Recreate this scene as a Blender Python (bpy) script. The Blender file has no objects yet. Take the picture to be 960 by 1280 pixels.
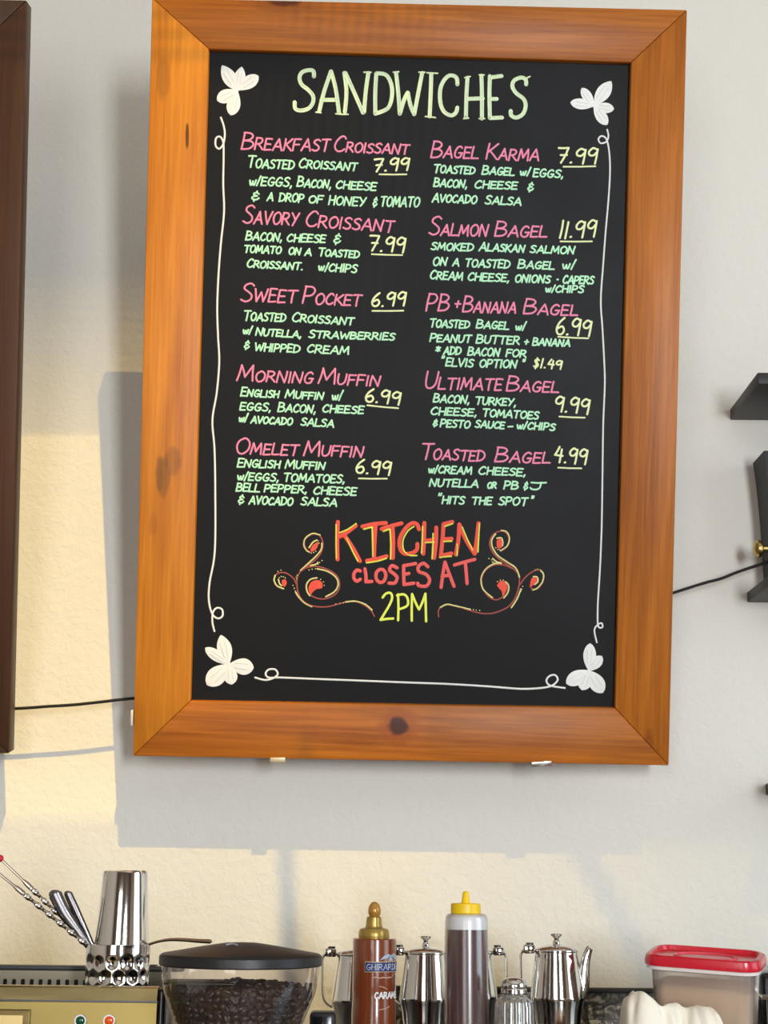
import bpy, bmesh, math, random
from mathutils import Vector, Matrix
random.seed(7)
PI = math.pi
S = bpy.context.scene
COL = S.collection

# ------------------------------------------------------------------ camera
CAMH, F_PX, PITCH, ROLL = 1.5, 1850.0, math.radians(13.9), math.radians(0.6)
CAM = Vector((0, 0, CAMH))
FW = Vector((0, math.cos(PITCH), math.sin(PITCH)))
_R0 = Vector((1, 0, 0)); _U0 = Vector((0, -math.sin(PITCH), math.cos(PITCH)))
RT = _R0 * math.cos(ROLL) + _U0 * math.sin(ROLL)
UP = _U0 * math.cos(ROLL) - _R0 * math.sin(ROLL)
cd = bpy.data.cameras.new('camera'); cam = bpy.data.objects.new('camera', cd); COL.objects.link(cam)
cd.sensor_fit = 'VERTICAL'; cd.sensor_height = 36.0; cd.sensor_width = 27.0
cd.lens = 36.0 * F_PX / 1280.0
cd.clip_start = 0.05
m = Matrix((RT, UP, -FW)).transposed().to_4x4(); m.translation = CAM
cam.matrix_world = m
S.camera = cam
S.view_settings.view_transform = 'Standard'; S.view_settings.look = 'None'
S.view_settings.gamma = 1.0; S.view_settings.use_curve_mapping = False
S.view_settings.exposure = 0.0
S.cycles.use_denoising = True
S.cycles.max_bounces = 10; S.cycles.transparent_max_bounces = 12
S.cycles.sample_clamp_indirect = 4.0
S.cycles.caustics_reflective = False; S.cycles.caustics_refractive = False

# ------------------------------------------------------------------ light
WALL_Y = 2.53
CEIL_Z = 4.0
w = bpy.data.worlds.new('world'); S.world = w; w.use_nodes = True
bg = w.node_tree.nodes['Background']
bg.inputs[0].default_value = (0.80, 0.88, 1.0, 1); bg.inputs[1].default_value = 0.9
SUN_D = Vector((-0.33, 1.0, -1.38)).normalized()          # the way the sunlight travels
sl = bpy.data.lights.new('sun', 'SUN'); so = bpy.data.objects.new('sun', sl); COL.objects.link(so)
sl.energy = 3.25; sl.color = (1.0, 0.68, 0.15); sl.angle = math.radians(0.4)
so.rotation_euler = SUN_D.to_track_quat('-Z', 'Y').to_euler()
so.location = (0.6, 0.3, 6)

def area(name, loc, direction, sx, sy, power, color):
    l = bpy.data.lights.new(name, 'AREA'); o = bpy.data.objects.new(name, l); COL.objects.link(o)
    l.shape = 'RECTANGLE'; l.size = sx; l.size_y = sy; l.energy = power; l.color = color
    o.location = loc; o.rotation_euler = Vector(direction).to_track_quat('-Z', 'Y').to_euler()
    return o
area('front_window_and_fill', (1.27, -2.38, 1.8), (0, 1, 0.0), .5, 1.3, 118, (0.90, 0.95, 1.0))
area('front_window_and_fill', (-0.9, -2.38, 1.75), (0, 1, 0.0), 1.2, 2.2, 34, (0.97, 0.95, 0.92))  # wide weak fill, added to lift the shade below the board
area('side_fill', (2.88, 0.9, 2.1), (-1, 0.25, 0.0), 1.6, 2.0, 26, (0.78, 0.90, 1.0))  # cool fill added to brighten the right side

# ------------------------------------------------------------------ pixel -> place
def ray(px, py): return FW + RT * ((px - 480) / F_PX) + UP * ((640 - py) / F_PX)
def at(px, py, Y):
    r = ray(px, py); return CAM + r * (Y / r.y)
def mpp(px, py, Y): return (Y / ray(px, py).y) / F_PX
def zat(cx, py, Y): return at(cx, py, Y).z

# ------------------------------------------------------------------ materials
def srgb(r, g, b):
    f = lambda c: (c / 255 / 12.92) if c / 255 <= .04045 else ((c / 255 + .055) / 1.055) ** 2.4
    return (f(r), f(g), f(b), 1)
MATS = {}
def mat(name, col, rough=.5, metal=0.0, noise=0.0, nscale=20, bump=0.0, bscale=60, spec=.5, coat=0, stretch=None, rnoise=0):
    if name in MATS: return MATS[name]
    m = bpy.data.materials.new(name); m.use_nodes = True
    nt = m.node_tree; b = nt.nodes['Principled BSDF']
    b.inputs['Base Color'].default_value = col; b.inputs['Roughness'].default_value = rough
    b.inputs['Metallic'].default_value = metal; b.inputs['Specular IOR Level'].default_value = spec
    b.inputs['Coat Weight'].default_value = coat; b.inputs['Coat Roughness'].default_value = .08
    tc = nt.nodes.new('ShaderNodeTexCoord'); mp = nt.nodes.new('ShaderNodeMapping')
    nt.links.new(tc.outputs['Object'], mp.inputs[0])
    if stretch: mp.inputs['Scale'].default_value = stretch
    if noise or rnoise:
        n = nt.nodes.new('ShaderNodeTexNoise'); n.inputs['Scale'].default_value = nscale; n.inputs['Detail'].default_value = 4
        nt.links.new(mp.outputs[0], n.inputs['Vector'])
        if noise:
            mx = nt.nodes.new('ShaderNodeMix'); mx.data_type = 'RGBA'
            mx.inputs['A'].default_value = tuple(c * (1 - noise) for c in col[:3]) + (1,)
            mx.inputs['B'].default_value = tuple(min(1, c * (1 + noise)) for c in col[:3]) + (1,)
            nt.links.new(n.outputs['Fac'], mx.inputs['Factor']); nt.links.new(mx.outputs['Result'], b.inputs['Base Color'])
        if rnoise:
            mr = nt.nodes.new('ShaderNodeMapRange'); mr.inputs[3].default_value = rough - rnoise; mr.inputs[4].default_value = rough + rnoise
            nt.links.new(n.outputs['Fac'], mr.inputs[0]); nt.links.new(mr.outputs[0], b.inputs['Roughness'])
    if bump:
        n2 = nt.nodes.new('ShaderNodeTexNoise'); n2.inputs['Scale'].default_value = bscale; n2.inputs['Detail'].default_value = 3
        nt.links.new(mp.outputs[0], n2.inputs['Vector'])
        bp = nt.nodes.new('ShaderNodeBump'); bp.inputs['Strength'].default_value = bump; bp.inputs['Distance'].default_value = .004
        nt.links.new(n2.outputs['Fac'], bp.inputs['Height']); nt.links.new(bp.outputs[0], b.inputs['Normal'])
    MATS[name] = m
    return m

def wood(name, light, dark, axis, knots=(), smears=(), rough=.38, seed=0.0):
    """varnished pine, grain along the object's local axis; knots = (x, z, r) in object coordinates"""
    m = bpy.data.materials.new(name); m.use_nodes = True
    nt = m.node_tree; L = nt.links; b = nt.nodes['Principled BSDF']
    b.inputs['Roughness'].default_value = rough; b.inputs['Specular IOR Level'].default_value = .22
    tc = nt.nodes.new('ShaderNodeTexCoord')
    def noise(scale, sx, detail=4, dist=0.0):
        mp = nt.nodes.new('ShaderNodeMapping'); mp.inputs['Location'].default_value = (seed, seed * .7, seed * 1.3)
        mp.inputs['Scale'].default_value = (sx, 1, 1) if axis == 'x' else (1, 1, sx)
        n = nt.nodes.new('ShaderNodeTexNoise'); n.inputs['Scale'].default_value = scale
        n.inputs['Detail'].default_value = detail; n.inputs['Distortion'].default_value = dist
        al = nt.nodes.new('ShaderNodeMapping'); al.inputs['Rotation'].default_value = (-PITCH, -.022, 0)   # line the grain up with the tilted rail
        L.new(tc.outputs['Object'], al.inputs[0]); L.new(al.outputs[0], mp.inputs[0]); L.new(mp.outputs[0], n.inputs['Vector']); return n
    fine = noise(210, .035); broad = noise(48, .05, 3, .35); cloud = noise(9, .3, 2)
    def math_(op, a, bb):
        n = nt.nodes.new('ShaderNodeMath'); n.operation = op
        for i, v in enumerate((a, bb)):
            if isinstance(v, (int, float)): n.inputs[i].default_value = v
            else: L.new(v, n.inputs[i])
        return n.outputs[0]
    f = math_('ADD', math_('MULTIPLY', fine.outputs['Fac'], .42), math_('MULTIPLY', broad.outputs['Fac'], .55))
    f = math_('ADD', f, math_('MULTIPLY', cloud.outputs['Fac'], .33))
    mr = nt.nodes.new('ShaderNodeMapRange'); mr.inputs[1].default_value = .42; mr.inputs[2].default_value = .90
    L.new(f, mr.inputs[0])
    mx = nt.nodes.new('ShaderNodeMix'); mx.data_type = 'RGBA'
    mx.inputs['A'].default_value = dark; mx.inputs['B'].default_value = light
    L.new(mr.outputs[0], mx.inputs['Factor'])
    out = mx.outputs['Result']
    sep = nt.nodes.new('ShaderNodeSeparateXYZ'); L.new(tc.outputs['Object'], sep.inputs[0])
    wob = noise(60, 1, 2)
    for (kx, kz, rx, rz, col, amt) in list(knots) + list(smears):
        dx = math_('DIVIDE', math_('SUBTRACT', sep.outputs[0], kx), rx)
        dz = math_('DIVIDE', math_('SUBTRACT', sep.outputs[2], kz), rz)
        d = math_('SQRT', math_('ADD', math_('MULTIPLY', dx, dx), math_('MULTIPLY', dz, dz)), 0)
        d = math_('ADD', d, math_('MULTIPLY', math_('SUBTRACT', wob.outputs['Fac'], .5), .7))
        k = nt.nodes.new('ShaderNodeMapRange'); k.inputs[1].default_value = .75; k.inputs[2].default_value = 1.15
        k.inputs[3].default_value = amt; k.inputs[4].default_value = 0
        L.new(d, k.inputs[0])
        m2 = nt.nodes.new('ShaderNodeMix'); m2.data_type = 'RGBA'; L.new(out, m2.inputs['A']); m2.inputs['B'].default_value = col
        L.new(k.outputs[0], m2.inputs['Factor']); out = m2.outputs['Result']
    L.new(out, b.inputs['Base Color'])
    bp = nt.nodes.new('ShaderNodeBump'); bp.inputs['Strength'].default_value = .12; bp.inputs['Distance'].default_value = .002
    L.new(fine.outputs['Fac'], bp.inputs['Height']); L.new(bp.outputs[0], b.inputs['Normal'])
    return m

def clear_mat(name, tint, gloss=.10, rough=.04, diffuse=None, damt=0.0):
    """thin clear or milky plastic / glass shell"""
    m = bpy.data.materials.new(name); m.use_nodes = True
    nt = m.node_tree; nt.nodes.remove(nt.nodes['Principled BSDF']); L = nt.links
    out = nt.nodes['Material Output']
    tr = nt.nodes.new('ShaderNodeBsdfTransparent'); tr.inputs[0].default_value = tint
    gl = nt.nodes.new('ShaderNodeBsdfGlossy'); gl.inputs['Roughness'].default_value = rough
    lw = nt.nodes.new('ShaderNodeLayerWeight'); lw.inputs[0].default_value = .35
    mr = nt.nodes.new('ShaderNodeMapRange'); mr.inputs[3].default_value = gloss; mr.inputs[4].default_value = .75
    L.new(lw.outputs['Facing'], mr.inputs[0])
    base = tr.outputs[0]
    if diffuse:
        df = nt.nodes.new('ShaderNodeBsdfDiffuse'); df.inputs[0].default_value = diffuse
        tl = nt.nodes.new('ShaderNodeBsdfTranslucent'); tl.inputs[0].default_value = diffuse
        a1 = nt.nodes.new('ShaderNodeMixShader'); a1.inputs[0].default_value = .4
        L.new(df.outputs[0], a1.inputs[1]); L.new(tl.outputs[0], a1.inputs[2])
        a2 = nt.nodes.new('ShaderNodeMixShader'); a2.inputs[0].default_value = damt
        L.new(base, a2.inputs[1]); L.new(a1.outputs[0], a2.inputs[2]); base = a2.outputs[0]
    mx = nt.nodes.new('ShaderNodeMixShader'); L.new(mr.outputs[0], mx.inputs[0])
    L.new(base, mx.inputs[1]); L.new(gl.outputs[0], mx.inputs[2]); L.new(mx.outputs[0], out.inputs[0])
    return m

def wall_mat():
    m = bpy.data.materials.new('textured_wall_paint'); m.use_nodes = True
    nt = m.node_tree; L = nt.links; b = nt.nodes['Principled BSDF']
    b.inputs['Base Color'].default_value = srgb(232, 228, 217); b.inputs['Roughness'].default_value = .75
    b.inputs['Specular IOR Level'].default_value = .3
    tc = nt.nodes.new('ShaderNodeTexCoord')
    n = nt.nodes.new('ShaderNodeTexNoise'); n.inputs['Scale'].default_value = 75; n.inputs['Detail'].default_value = 3; n.inputs['Distortion'].default_value = .8
    n2 = nt.nodes.new('ShaderNodeTexNoise'); n2.inputs['Scale'].default_value = 22; n2.inputs['Detail'].default_value = 2
    ad = nt.nodes.new('ShaderNodeMath'); ad.operation = 'ADD'
    L.new(tc.outputs['Object'], n.inputs['Vector']); L.new(tc.outputs['Object'], n2.inputs['Vector'])
    L.new(n.outputs['Fac'], ad.inputs[0]); L.new(n2.outputs['Fac'], ad.inputs[1])
    bp = nt.nodes.new('ShaderNodeBump'); bp.inputs['Strength'].default_value = .40; bp.inputs['Distance'].default_value = .0035
    L.new(ad.outputs[0], bp.inputs['Height']); L.new(bp.outputs[0], b.inputs['Normal'])
    return m

def mosaic_mat():
    m = bpy.data.materials.new('stone_mosaic'); m.use_nodes = True
    nt = m.node_tree; L = nt.links; b = nt.nodes['Principled BSDF']; b.inputs['Roughness'].default_value = .25
    tc = nt.nodes.new('ShaderNodeTexCoord'); mp = nt.nodes.new('ShaderNodeMapping')
    mp.inputs['Rotation'].default_value = (PI / 2, 0, 0)
    L.new(tc.outputs['Object'], mp.inputs[0])
    br = nt.nodes.new('ShaderNodeTexBrick'); br.inputs['Scale'].default_value = 9.0
    br.inputs['Color1'].default_value = (1, 1, 1, 1); br.inputs['Color2'].default_value = (.2, .2, .2, 1)
    br.inputs['Mortar'].default_value = (0, 0, 0, 1); br.inputs['Mortar Size'].default_value = .012
    br.inputs['Brick Width'].default_value = .55; br.inputs['Row Height'].default_value = .20
    L.new(mp.outputs[0], br.inputs['Vector'])
    n = nt.nodes.new('ShaderNodeTexNoise'); n.inputs['Scale'].default_value = 40; n.inputs['Detail'].default_value = 5; n.inputs['Distortion'].default_value = 2.5
    L.new(tc.outputs['Object'], n.inputs['Vector'])
    cr = nt.nodes.new('ShaderNodeValToRGB'); e = cr.color_ramp.elements
    e[0].position = .36; e[0].color = srgb(48, 46, 46); e[1].position = .62; e[1].color = srgb(205, 205, 200)
    e2 = cr.color_ramp.elements.new(.50); e2.color = srgb(88, 84, 80)
    L.new(n.outputs['Fac'], cr.inputs[0])
    mx = nt.nodes.new('ShaderNodeMix'); mx.data_type = 'RGBA'; mx.blend_type = 'MULTIPLY'; mx.inputs['Factor'].default_value = .75
    L.new(cr.outputs[0], mx.inputs['A']); L.new(br.outputs['Color'], mx.inputs['B']); L.new(mx.outputs['Result'], b.inputs['Base Color'])
    return m

STEEL = mat('polished_steel', (.78, .76, .72, 1), rough=.10, metal=1.0, rnoise=.04, nscale=9)
DARKSTEEL = mat('dull_steel', (.24, .23, .24, 1), rough=.22, metal=1.0)
LIPM = mat('gold_reflection_lip', (.52, .42, .20, 1), rough=.30, metal=1.0, noise=.25, nscale=40, rnoise=.1, stretch=(.3, 1, 1))  # steel lip; warm reflection painted into its brighter gold colour
GOLD_REFL = mat('gold_reflection_steel', (.25, .19, .065, 1), rough=.32, metal=1.0, noise=.18, nscale=30, rnoise=.10, stretch=(.25, 1, 1))  # steel with the warm gold reflection put into its colour
GREYPANEL = mat('grey_vent_panel', srgb(150, 142, 122), rough=.4, metal=.6)
BLACKP = mat('black_plastic', srgb(26, 25, 26), rough=.42, bump=.05, bscale=200)
BLACKG = mat('glossy_black', srgb(18, 18, 20), rough=.18)
BLACKWOOD = mat('black_stained_wood', srgb(42, 39, 38), rough=.5, noise=.35, nscale=30, stretch=(.3, 1, 4))

# ------------------------------------------------------------------ objects
def new_obj(name, verts, faces, material, parent=None, smooth=True, angle=35, pos=None):
    me = bpy.data.meshes.new(name)
    base = Vector((0, 0, 0))
    if pos is not None: base = Vector(pos)
    elif parent is not None: base = Vector(parent.location)
    if parent is not None and parent.parent is not None and pos is None: base = Vector(parent.parent.location) + Vector(parent.location)
    me.from_pydata([tuple(Vector(v) - base) for v in verts], [], faces)
    me.validate()
    bm = bmesh.new(); bm.from_mesh(me)
    bmesh.ops.recalc_face_normals(bm, faces=bm.faces); bm.to_mesh(me); bm.free()
    if smooth:
        for p in me.polygons: p.use_smooth = True
        me.set_sharp_from_angle(angle=math.radians(angle))
    if material: me.materials.append(material)
    o = bpy.data.objects.new(name, me); COL.objects.link(o)
    if parent is not None: o.parent = parent
    elif pos is not None: o.location = pos
    return o
def tag(o, label, cat, group=None):
    o['label'] = label; o['category'] = cat
    if group: o['group'] = group
    return o
def empty(name, loc, label, cat, group=None):
    o = bpy.data.objects.new(name, None); COL.objects.link(o); o.location = loc; o.empty_display_size = .05
    return tag(o, label, cat, group)
def structure(o): o['kind'] = 'structure'; return o
def plabel(o, text): o['label'] = text; return o

class MB:
    def __init__(s): s.v = []; s.f = []
    def add(s, v, f):
        k = len(s.v); s.v += [Vector(a) for a in v]; s.f += [[i + k for i in q] for q in f]; return s
    def box(s, lo, hi):
        x0, y0, z0 = lo; x1, y1, z1 = hi
        return s.add([(x0,y0,z0),(x1,y0,z0),(x1,y1,z0),(x0,y1,z0),(x0,y0,z1),(x1,y0,z1),(x1,y1,z1),(x0,y1,z1)],
                     [(0,3,2,1),(4,5,6,7),(0,1,5,4),(1,2,6,5),(2,3,7,6),(3,0,4,7)])
    def bbox(s, lo, hi, b=.003, seg=2):
        bm = bmesh.new(); bmesh.ops.create_cube(bm, size=1)
        for v in bm.verts: v.co = Vector([(lo[i] + hi[i]) / 2 + v.co[i] * (hi[i] - lo[i]) for i in range(3)])
        bmesh.ops.bevel(bm, geom=list(bm.edges), offset=b, segments=seg, affect='EDGES', profile=.5)
        return s.bm(bm)
    def bm(s, bm):
        bm.verts.ensure_lookup_table(); bm.verts.index_update()
        s.add([v.co.copy() for v in bm.verts], [[v.index for v in f.verts] for f in bm.faces]); bm.free(); return s
    def prism(s, poly, vec, bevel=0):
        """polygon (list of 3-D points) extruded along vec, optional bevel"""
        n = len(poly); vec = Vector(vec)
        v = [Vector(p) for p in poly] + [Vector(p) + vec for p in poly]
        f = [list(range(n))[::-1], list(range(n, 2 * n))] + [[i, (i + 1) % n, n + (i + 1) % n, n + i] for i in range(n)]
        if bevel:
            bm = bmesh.new(); vs = [bm.verts.new(p) for p in v]
            for q in f: bm.faces.new([vs[i] for i in q])
            bmesh.ops.recalc_face_normals(bm, faces=bm.faces)
            bmesh.ops.bevel(bm, geom=list(bm.edges), offset=bevel, segments=2, affect='EDGES', profile=.5)
            return s.bm(bm)
        return s.add(v, f)
    def lathe(s, c, prof, seg=48, rf=None, sy=1.0):
        """c = axis (x, y); prof = [(r, z)]; rf(theta, i) multiplies the radius"""
        v = []; f = []
        for i, (r, z) in enumerate(prof):
            for k in range(seg):
                a = 2 * PI * k / seg; q = r * (rf(a, i) if rf else 1)
                v.append((c[0] + q * math.cos(a), c[1] + q * sy * math.sin(a), z))
        for i in range(len(prof) - 1):
            for k in range(seg):
                k2 = (k + 1) % seg
                f.append([i * seg + k, i * seg + k2, (i + 1) * seg + k2, (i + 1) * seg + k])
        if prof[0][0] > 1e-6: f.append(list(range(seg))[::-1])
        if prof[-1][0] > 1e-6: f.append(list(range((len(prof) - 1) * seg, len(prof) * seg)))
        return s.add(v, f)
    def tube(s, pts, rad, seg=10, sx=1.0, flat=None):
        """tube along pts; rad a number or one per point; flat=(normal, width factor) squashes it"""
        pts = [Vector(p) for p in pts]; n = len(pts)
        rr = rad if isinstance(rad, (list, tuple)) else [rad] * n
        v = []; f = []; prev = None
        for i in range(n):
            t = (pts[min(i + 1, n - 1)] - pts[max(i - 1, 0)]).normalized()
            if prev is None:
                a = Vector(flat[0]) if flat else (Vector((0, 0, 1)) if abs(t.z) < .9 else Vector((1, 0, 0)))
            else: a = prev
            a = (a - t * a.dot(t)).normalized(); prev = a; b = t.cross(a)
            wf = flat[1] if flat else 1.0
            for k in range(seg):
                th = 2 * PI * k / seg
                v.append(pts[i] + a * (math.cos(th) * rr[i]) + b * (math.sin(th) * rr[i] * wf))
        for i in range(n - 1):
            for k in range(seg):
                k2 = (k + 1) % seg; f.append([i * seg + k, i * seg + k2, (i + 1) * seg + k2, (i + 1) * seg + k])
        f.append(list(range(seg))[::-1]); f.append(list(range((n - 1) * seg, n * seg)))
        return s.add(v, f)
    def ball(s, c, r, seg=20, sc=(1, 1, 1)):
        bm = bmesh.new(); bmesh.ops.create_uvsphere(bm, u_segments=seg, v_segments=seg // 2, radius=1)
        for v in bm.verts: v.co = Vector((c[0] + v.co.x * r * sc[0], c[1] + v.co.y * r * sc[1], c[2] + v.co.z * r * sc[2]))
        return s.bm(bm)
    def build(s, name, material, parent=None, **k): return new_obj(name, s.v, s.f, material, parent, **k)

def catmull(p, n=6, closed=False):
    p = [Vector(a) for a in p]
    if len(p) < 3: return p
    out = []; N = len(p)
    for i in range(N - (0 if closed else 1)):
        g = lambda j: p[j % N] if closed else p[max(0, min(N - 1, j))]
        a, b, c, d = g(i - 1), g(i), g(i + 1), g(i + 2)
        for k in range(n):
            t = k / n
            out.append(.5 * ((2 * b) + (c - a) * t + (2 * a - 5 * b + 4 * c - d) * t * t + (3 * b - a - 3 * c + d) * t ** 3))
    if not closed: out.append(p[-1])
    return out

# ------------------------------------------------------------------ the room
WM = wall_mat()
PLASTER = mat('ceiling_plaster', srgb(214, 206, 194), rough=.8, bump=.1, bscale=40)
FLOORM = mat('brown_floor_boards', srgb(112, 84, 62), rough=.5, noise=.3, nscale=6, stretch=(.3, 3, 1))
structure(MB().box((-3.0, WALL_Y, -.1), (3.0, WALL_Y + .12, CEIL_Z + .1)).build('wall_back', WM, smooth=False))
DARKW = mat('brown_wall_paint', srgb(120, 100, 84), rough=.7, bump=.1, bscale=40)
structure(MB().box((-3.12, -2.62, -.1), (-3.0, WALL_Y + .12, CEIL_Z + .1)).build('wall_left', PLASTER, smooth=False))
structure(MB().box((-3.12, -2.62, -.2), (3.12, WALL_Y + .12, 0)).build('floor', FLOORM, smooth=False))
def wall_with_holes(name, axis, c0, c1, u0, u1, z0, z1, holes):
    """wall slab between c0 and c1 on its thin axis with rectangular holes (u0, u1, z0, z1)"""
    mb = MB()
    us = sorted({u0, u1, *[h[0] for h in holes], *[h[1] for h in holes]}); zs = sorted({z0, z1, *[h[2] for h in holes], *[h[3] for h in holes]})
    for i in range(len(us) - 1):
        for j in range(len(zs) - 1):
            cu, cz = (us[i] + us[i + 1]) / 2, (zs[j] + zs[j + 1]) / 2
            if any(h[0] < cu < h[1] and h[2] < cz < h[3] for h in holes): continue
            if axis == 'y': mb.box((us[i], c0, zs[j]), (us[i + 1], c1, zs[j + 1]))
            else: mb.box((c0, us[i], zs[j]), (c1, us[i + 1], zs[j + 1]))
    return structure(mb.build(name, DARKW, smooth=False))
wall_with_holes('wall_front', 'y', -2.62, -2.5, -3.0, 3.0, -.1, CEIL_Z + .1, [(-1.5, -.3, .6, 2.9), (1.0, 1.54, 1.1, 2.5)])
wall_with_holes('wall_right', 'x', 3.0, 3.12, -2.62, WALL_Y + .12, -.1, CEIL_Z + .1, [(0, 1.8, 1.0, 3.2)])
# ceiling with an added, unseen opening, cut so the sun draws its patch on the wall
def to_ceil(px, py):
    p = at(px, py, WALL_Y); t = (CEIL_Z - p.z) / SUN_D.z; return p + SUN_D * t
patch = [(-260, 250), (470, 250), (490, 860), (500, 1050), (950, 1060), (1040, 1420), (-260, 1420)]
hole = [to_ceil(*p) for p in patch]
bm = bmesh.new()
outer = [bm.verts.new(p) for p in ((-3.12, -2.62, CEIL_Z), (3.12, -2.62, CEIL_Z), (3.12, WALL_Y + .12, CEIL_Z), (-3.12, WALL_Y + .12, CEIL_Z))]
inner = [bm.verts.new(p) for p in hole]
ed = [bm.edges.new((r[i], r[(i + 1) % len(r)])) for r in (outer, inner) for i in range(len(r))]
bmesh.ops.triangle_fill(bm, edges=ed, use_beauty=True)
r = bmesh.ops.extrude_face_region(bm, geom=list(bm.faces))
for g in r['geom']:
    if isinstance(g, bmesh.types.BMVert): g.co.z += .05
mb = MB(); mb.bm(bm); structure(mb.build('ceiling', PLASTER, smooth=False))
WHITEP = mat('white_mask_paint', srgb(235, 232, 226), rough=.4)
def mask_bar(x0a, x0b, y0, x1a, x1b, y1):  # unseen bar added to cast a shadow stripe on the wall
    q = [to_ceil(x0a, y0), to_ceil(x0b, y0), to_ceil(x1b, y1), to_ceil(x1a, y1)]
    return structure(MB().prism([p + Vector((0, 0, .012)) for p in q], (0, 0, .008)).build('sun_mask_1', WHITEP, smooth=False))
mask_bar(346, 366, 1062, 358, 382, 1420)
b2 = mask_bar(702, 736, 1062, 905, 940, 1420); b2.name = 'sun_mask_2'
def mask_slats(name, quads):  # unseen slats added to thin the sun and fade its patch
    mb = MB()
    for q in quads: mb.prism([to_ceil(*p) + Vector((0, 0, .012)) for p in q], (0, 0, .006))
    return structure(mb.build(name, WHITEP, smooth=False))
mask_slats('sun_mask_3', [[(-260, y), (500, y), (500, y + 14 * d), (-260, y + 14 * d)] for k in range(22) for y, d in [(252 + 14 * k, .96 - .04 * k)]])
mask_slats('sun_mask_4', [[(x, 1030), (x + 14 * d, 1030), (x + 40 + 14 * d, 1420), (x + 40, 1420)] for k in range(42) for x, d in [(476 + 14 * k, min(.86, .03 + .030 * k))]])
mask_slats('sun_mask_5', [[(x, 240), (x + 14 * d, 240), (x + 14 * d, 1046), (x, 1046)] for k in range(20) for x, d in [(226 + 14 * k, min(.95, .06 + .048 * k))]])
bpy.data.objects['sun_mask_5'].location.z = .009
mask_slats('sun_mask_6', [[(-260, y), (1040, y), (1040, y + 14 * d), (-260, y + 14 * d)] for k in range(26) for y, d in [(1048 + 14 * k, min(.10, .03 + .02 * k))]])
bpy.data.objects['sun_mask_6'].location.z = .009

# ------------------------------------------------------------------ menu boards (tilted forward from the wall)
BD = 2.40                                                # distance of the board face along the view axis
def bp(px, py, back=0.0):                                # point on the board plane, 'back' metres behind its face
    d = BD + back
    return CAM + (FW + RT * ((px - 480) / F_PX) + UP * ((640 - py) / F_PX)) * d
def bdir(): return FW
OT = [(190, -3), (859, 12), (836, 957), (166, 945)]
IT = [(261, 61), (789, 78), (769, 885), (238, 876)]
board = empty('chalkboard_menu', bp(501, 951, .03), 'black chalkboard sandwich menu in a honey pine frame with handwritten prices', 'menu board')
BL = Vector(board.location)
def loc_xz(px, py):
    p = bp(px, py) - BL; return p.x, p.z
def K(px, py, rpx, rpz, col, amt):
    x, z = loc_xz(px, py); s = BD / F_PX; return (x, z, rpx * s, rpz * s * math.cos(PITCH), col, amt)
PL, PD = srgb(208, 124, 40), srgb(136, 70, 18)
KN, SM = srgb(60, 28, 12), srgb(92, 66, 38)
kn = {'bottom': [K(498, 908, 26, 24, srgb(150, 78, 26), .7), K(498, 908, 13, 12, KN, .95)],
      'top': [K(358, -2, 52, 22, srgb(140, 76, 30), .6), K(357, 0, 24, 8, srgb(84, 40, 16), .9)],
      'left': [K(204, 597, 9, 26, SM, .45), K(216, 575, 11, 18, SM, .4), K(200, 592, 5, 22, SM, .35), K(234, 170, 2.2, 16, srgb(90, 44, 16), .9),
               K(204, 100, 9, 26, srgb(130, 84, 40), .4), K(192, 655, 6, 14, srgb(140, 86, 36), .3)],
      'right': [K(812, 935, 7, 22, srgb(122, 62, 24), .5)]}
FRAME_T = .034
def rail(name, px4, axis, key, seed, wl=PL, wd=PD):
    poly = [bp(*p) for p in px4]
    o = MB().prism(poly, FW * FRAME_T, bevel=.0022).build('frame_rail', wood('pine_' + key, wl, wd, axis, kn.get(key, ()), seed=seed), board)
    return o
rail('top', [OT[0], OT[1], IT[1], IT[0]], 'x', 'top', 1.0)
rail('right', [OT[1], OT[2], IT[2], IT[1]], 'z', 'right', 2.3)
rail('bottom', [OT[2], OT[3], IT[3], IT[2]], 'x', 'bottom', 3.7)
rail('left', [OT[3], OT[0], IT[0], IT[3]], 'z', 'left', 5.1, srgb(224, 144, 46), srgb(164, 90, 22))  # lighter orange pine: sunlight on this rail put into its colour
REC = .014
SLATE = mat('black_chalkboard_paint', srgb(22, 22, 23), rough=.5, noise=.25, nscale=9, rnoise=.08, spec=.16, bump=.03, bscale=40)
MB().prism([bp(250, 50, REC), bp(800, 66, REC), bp(780, 896, REC), bp(227, 888, REC)], FW * .010).build('slate_panel', SLATE, board, smooth=False)

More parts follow.
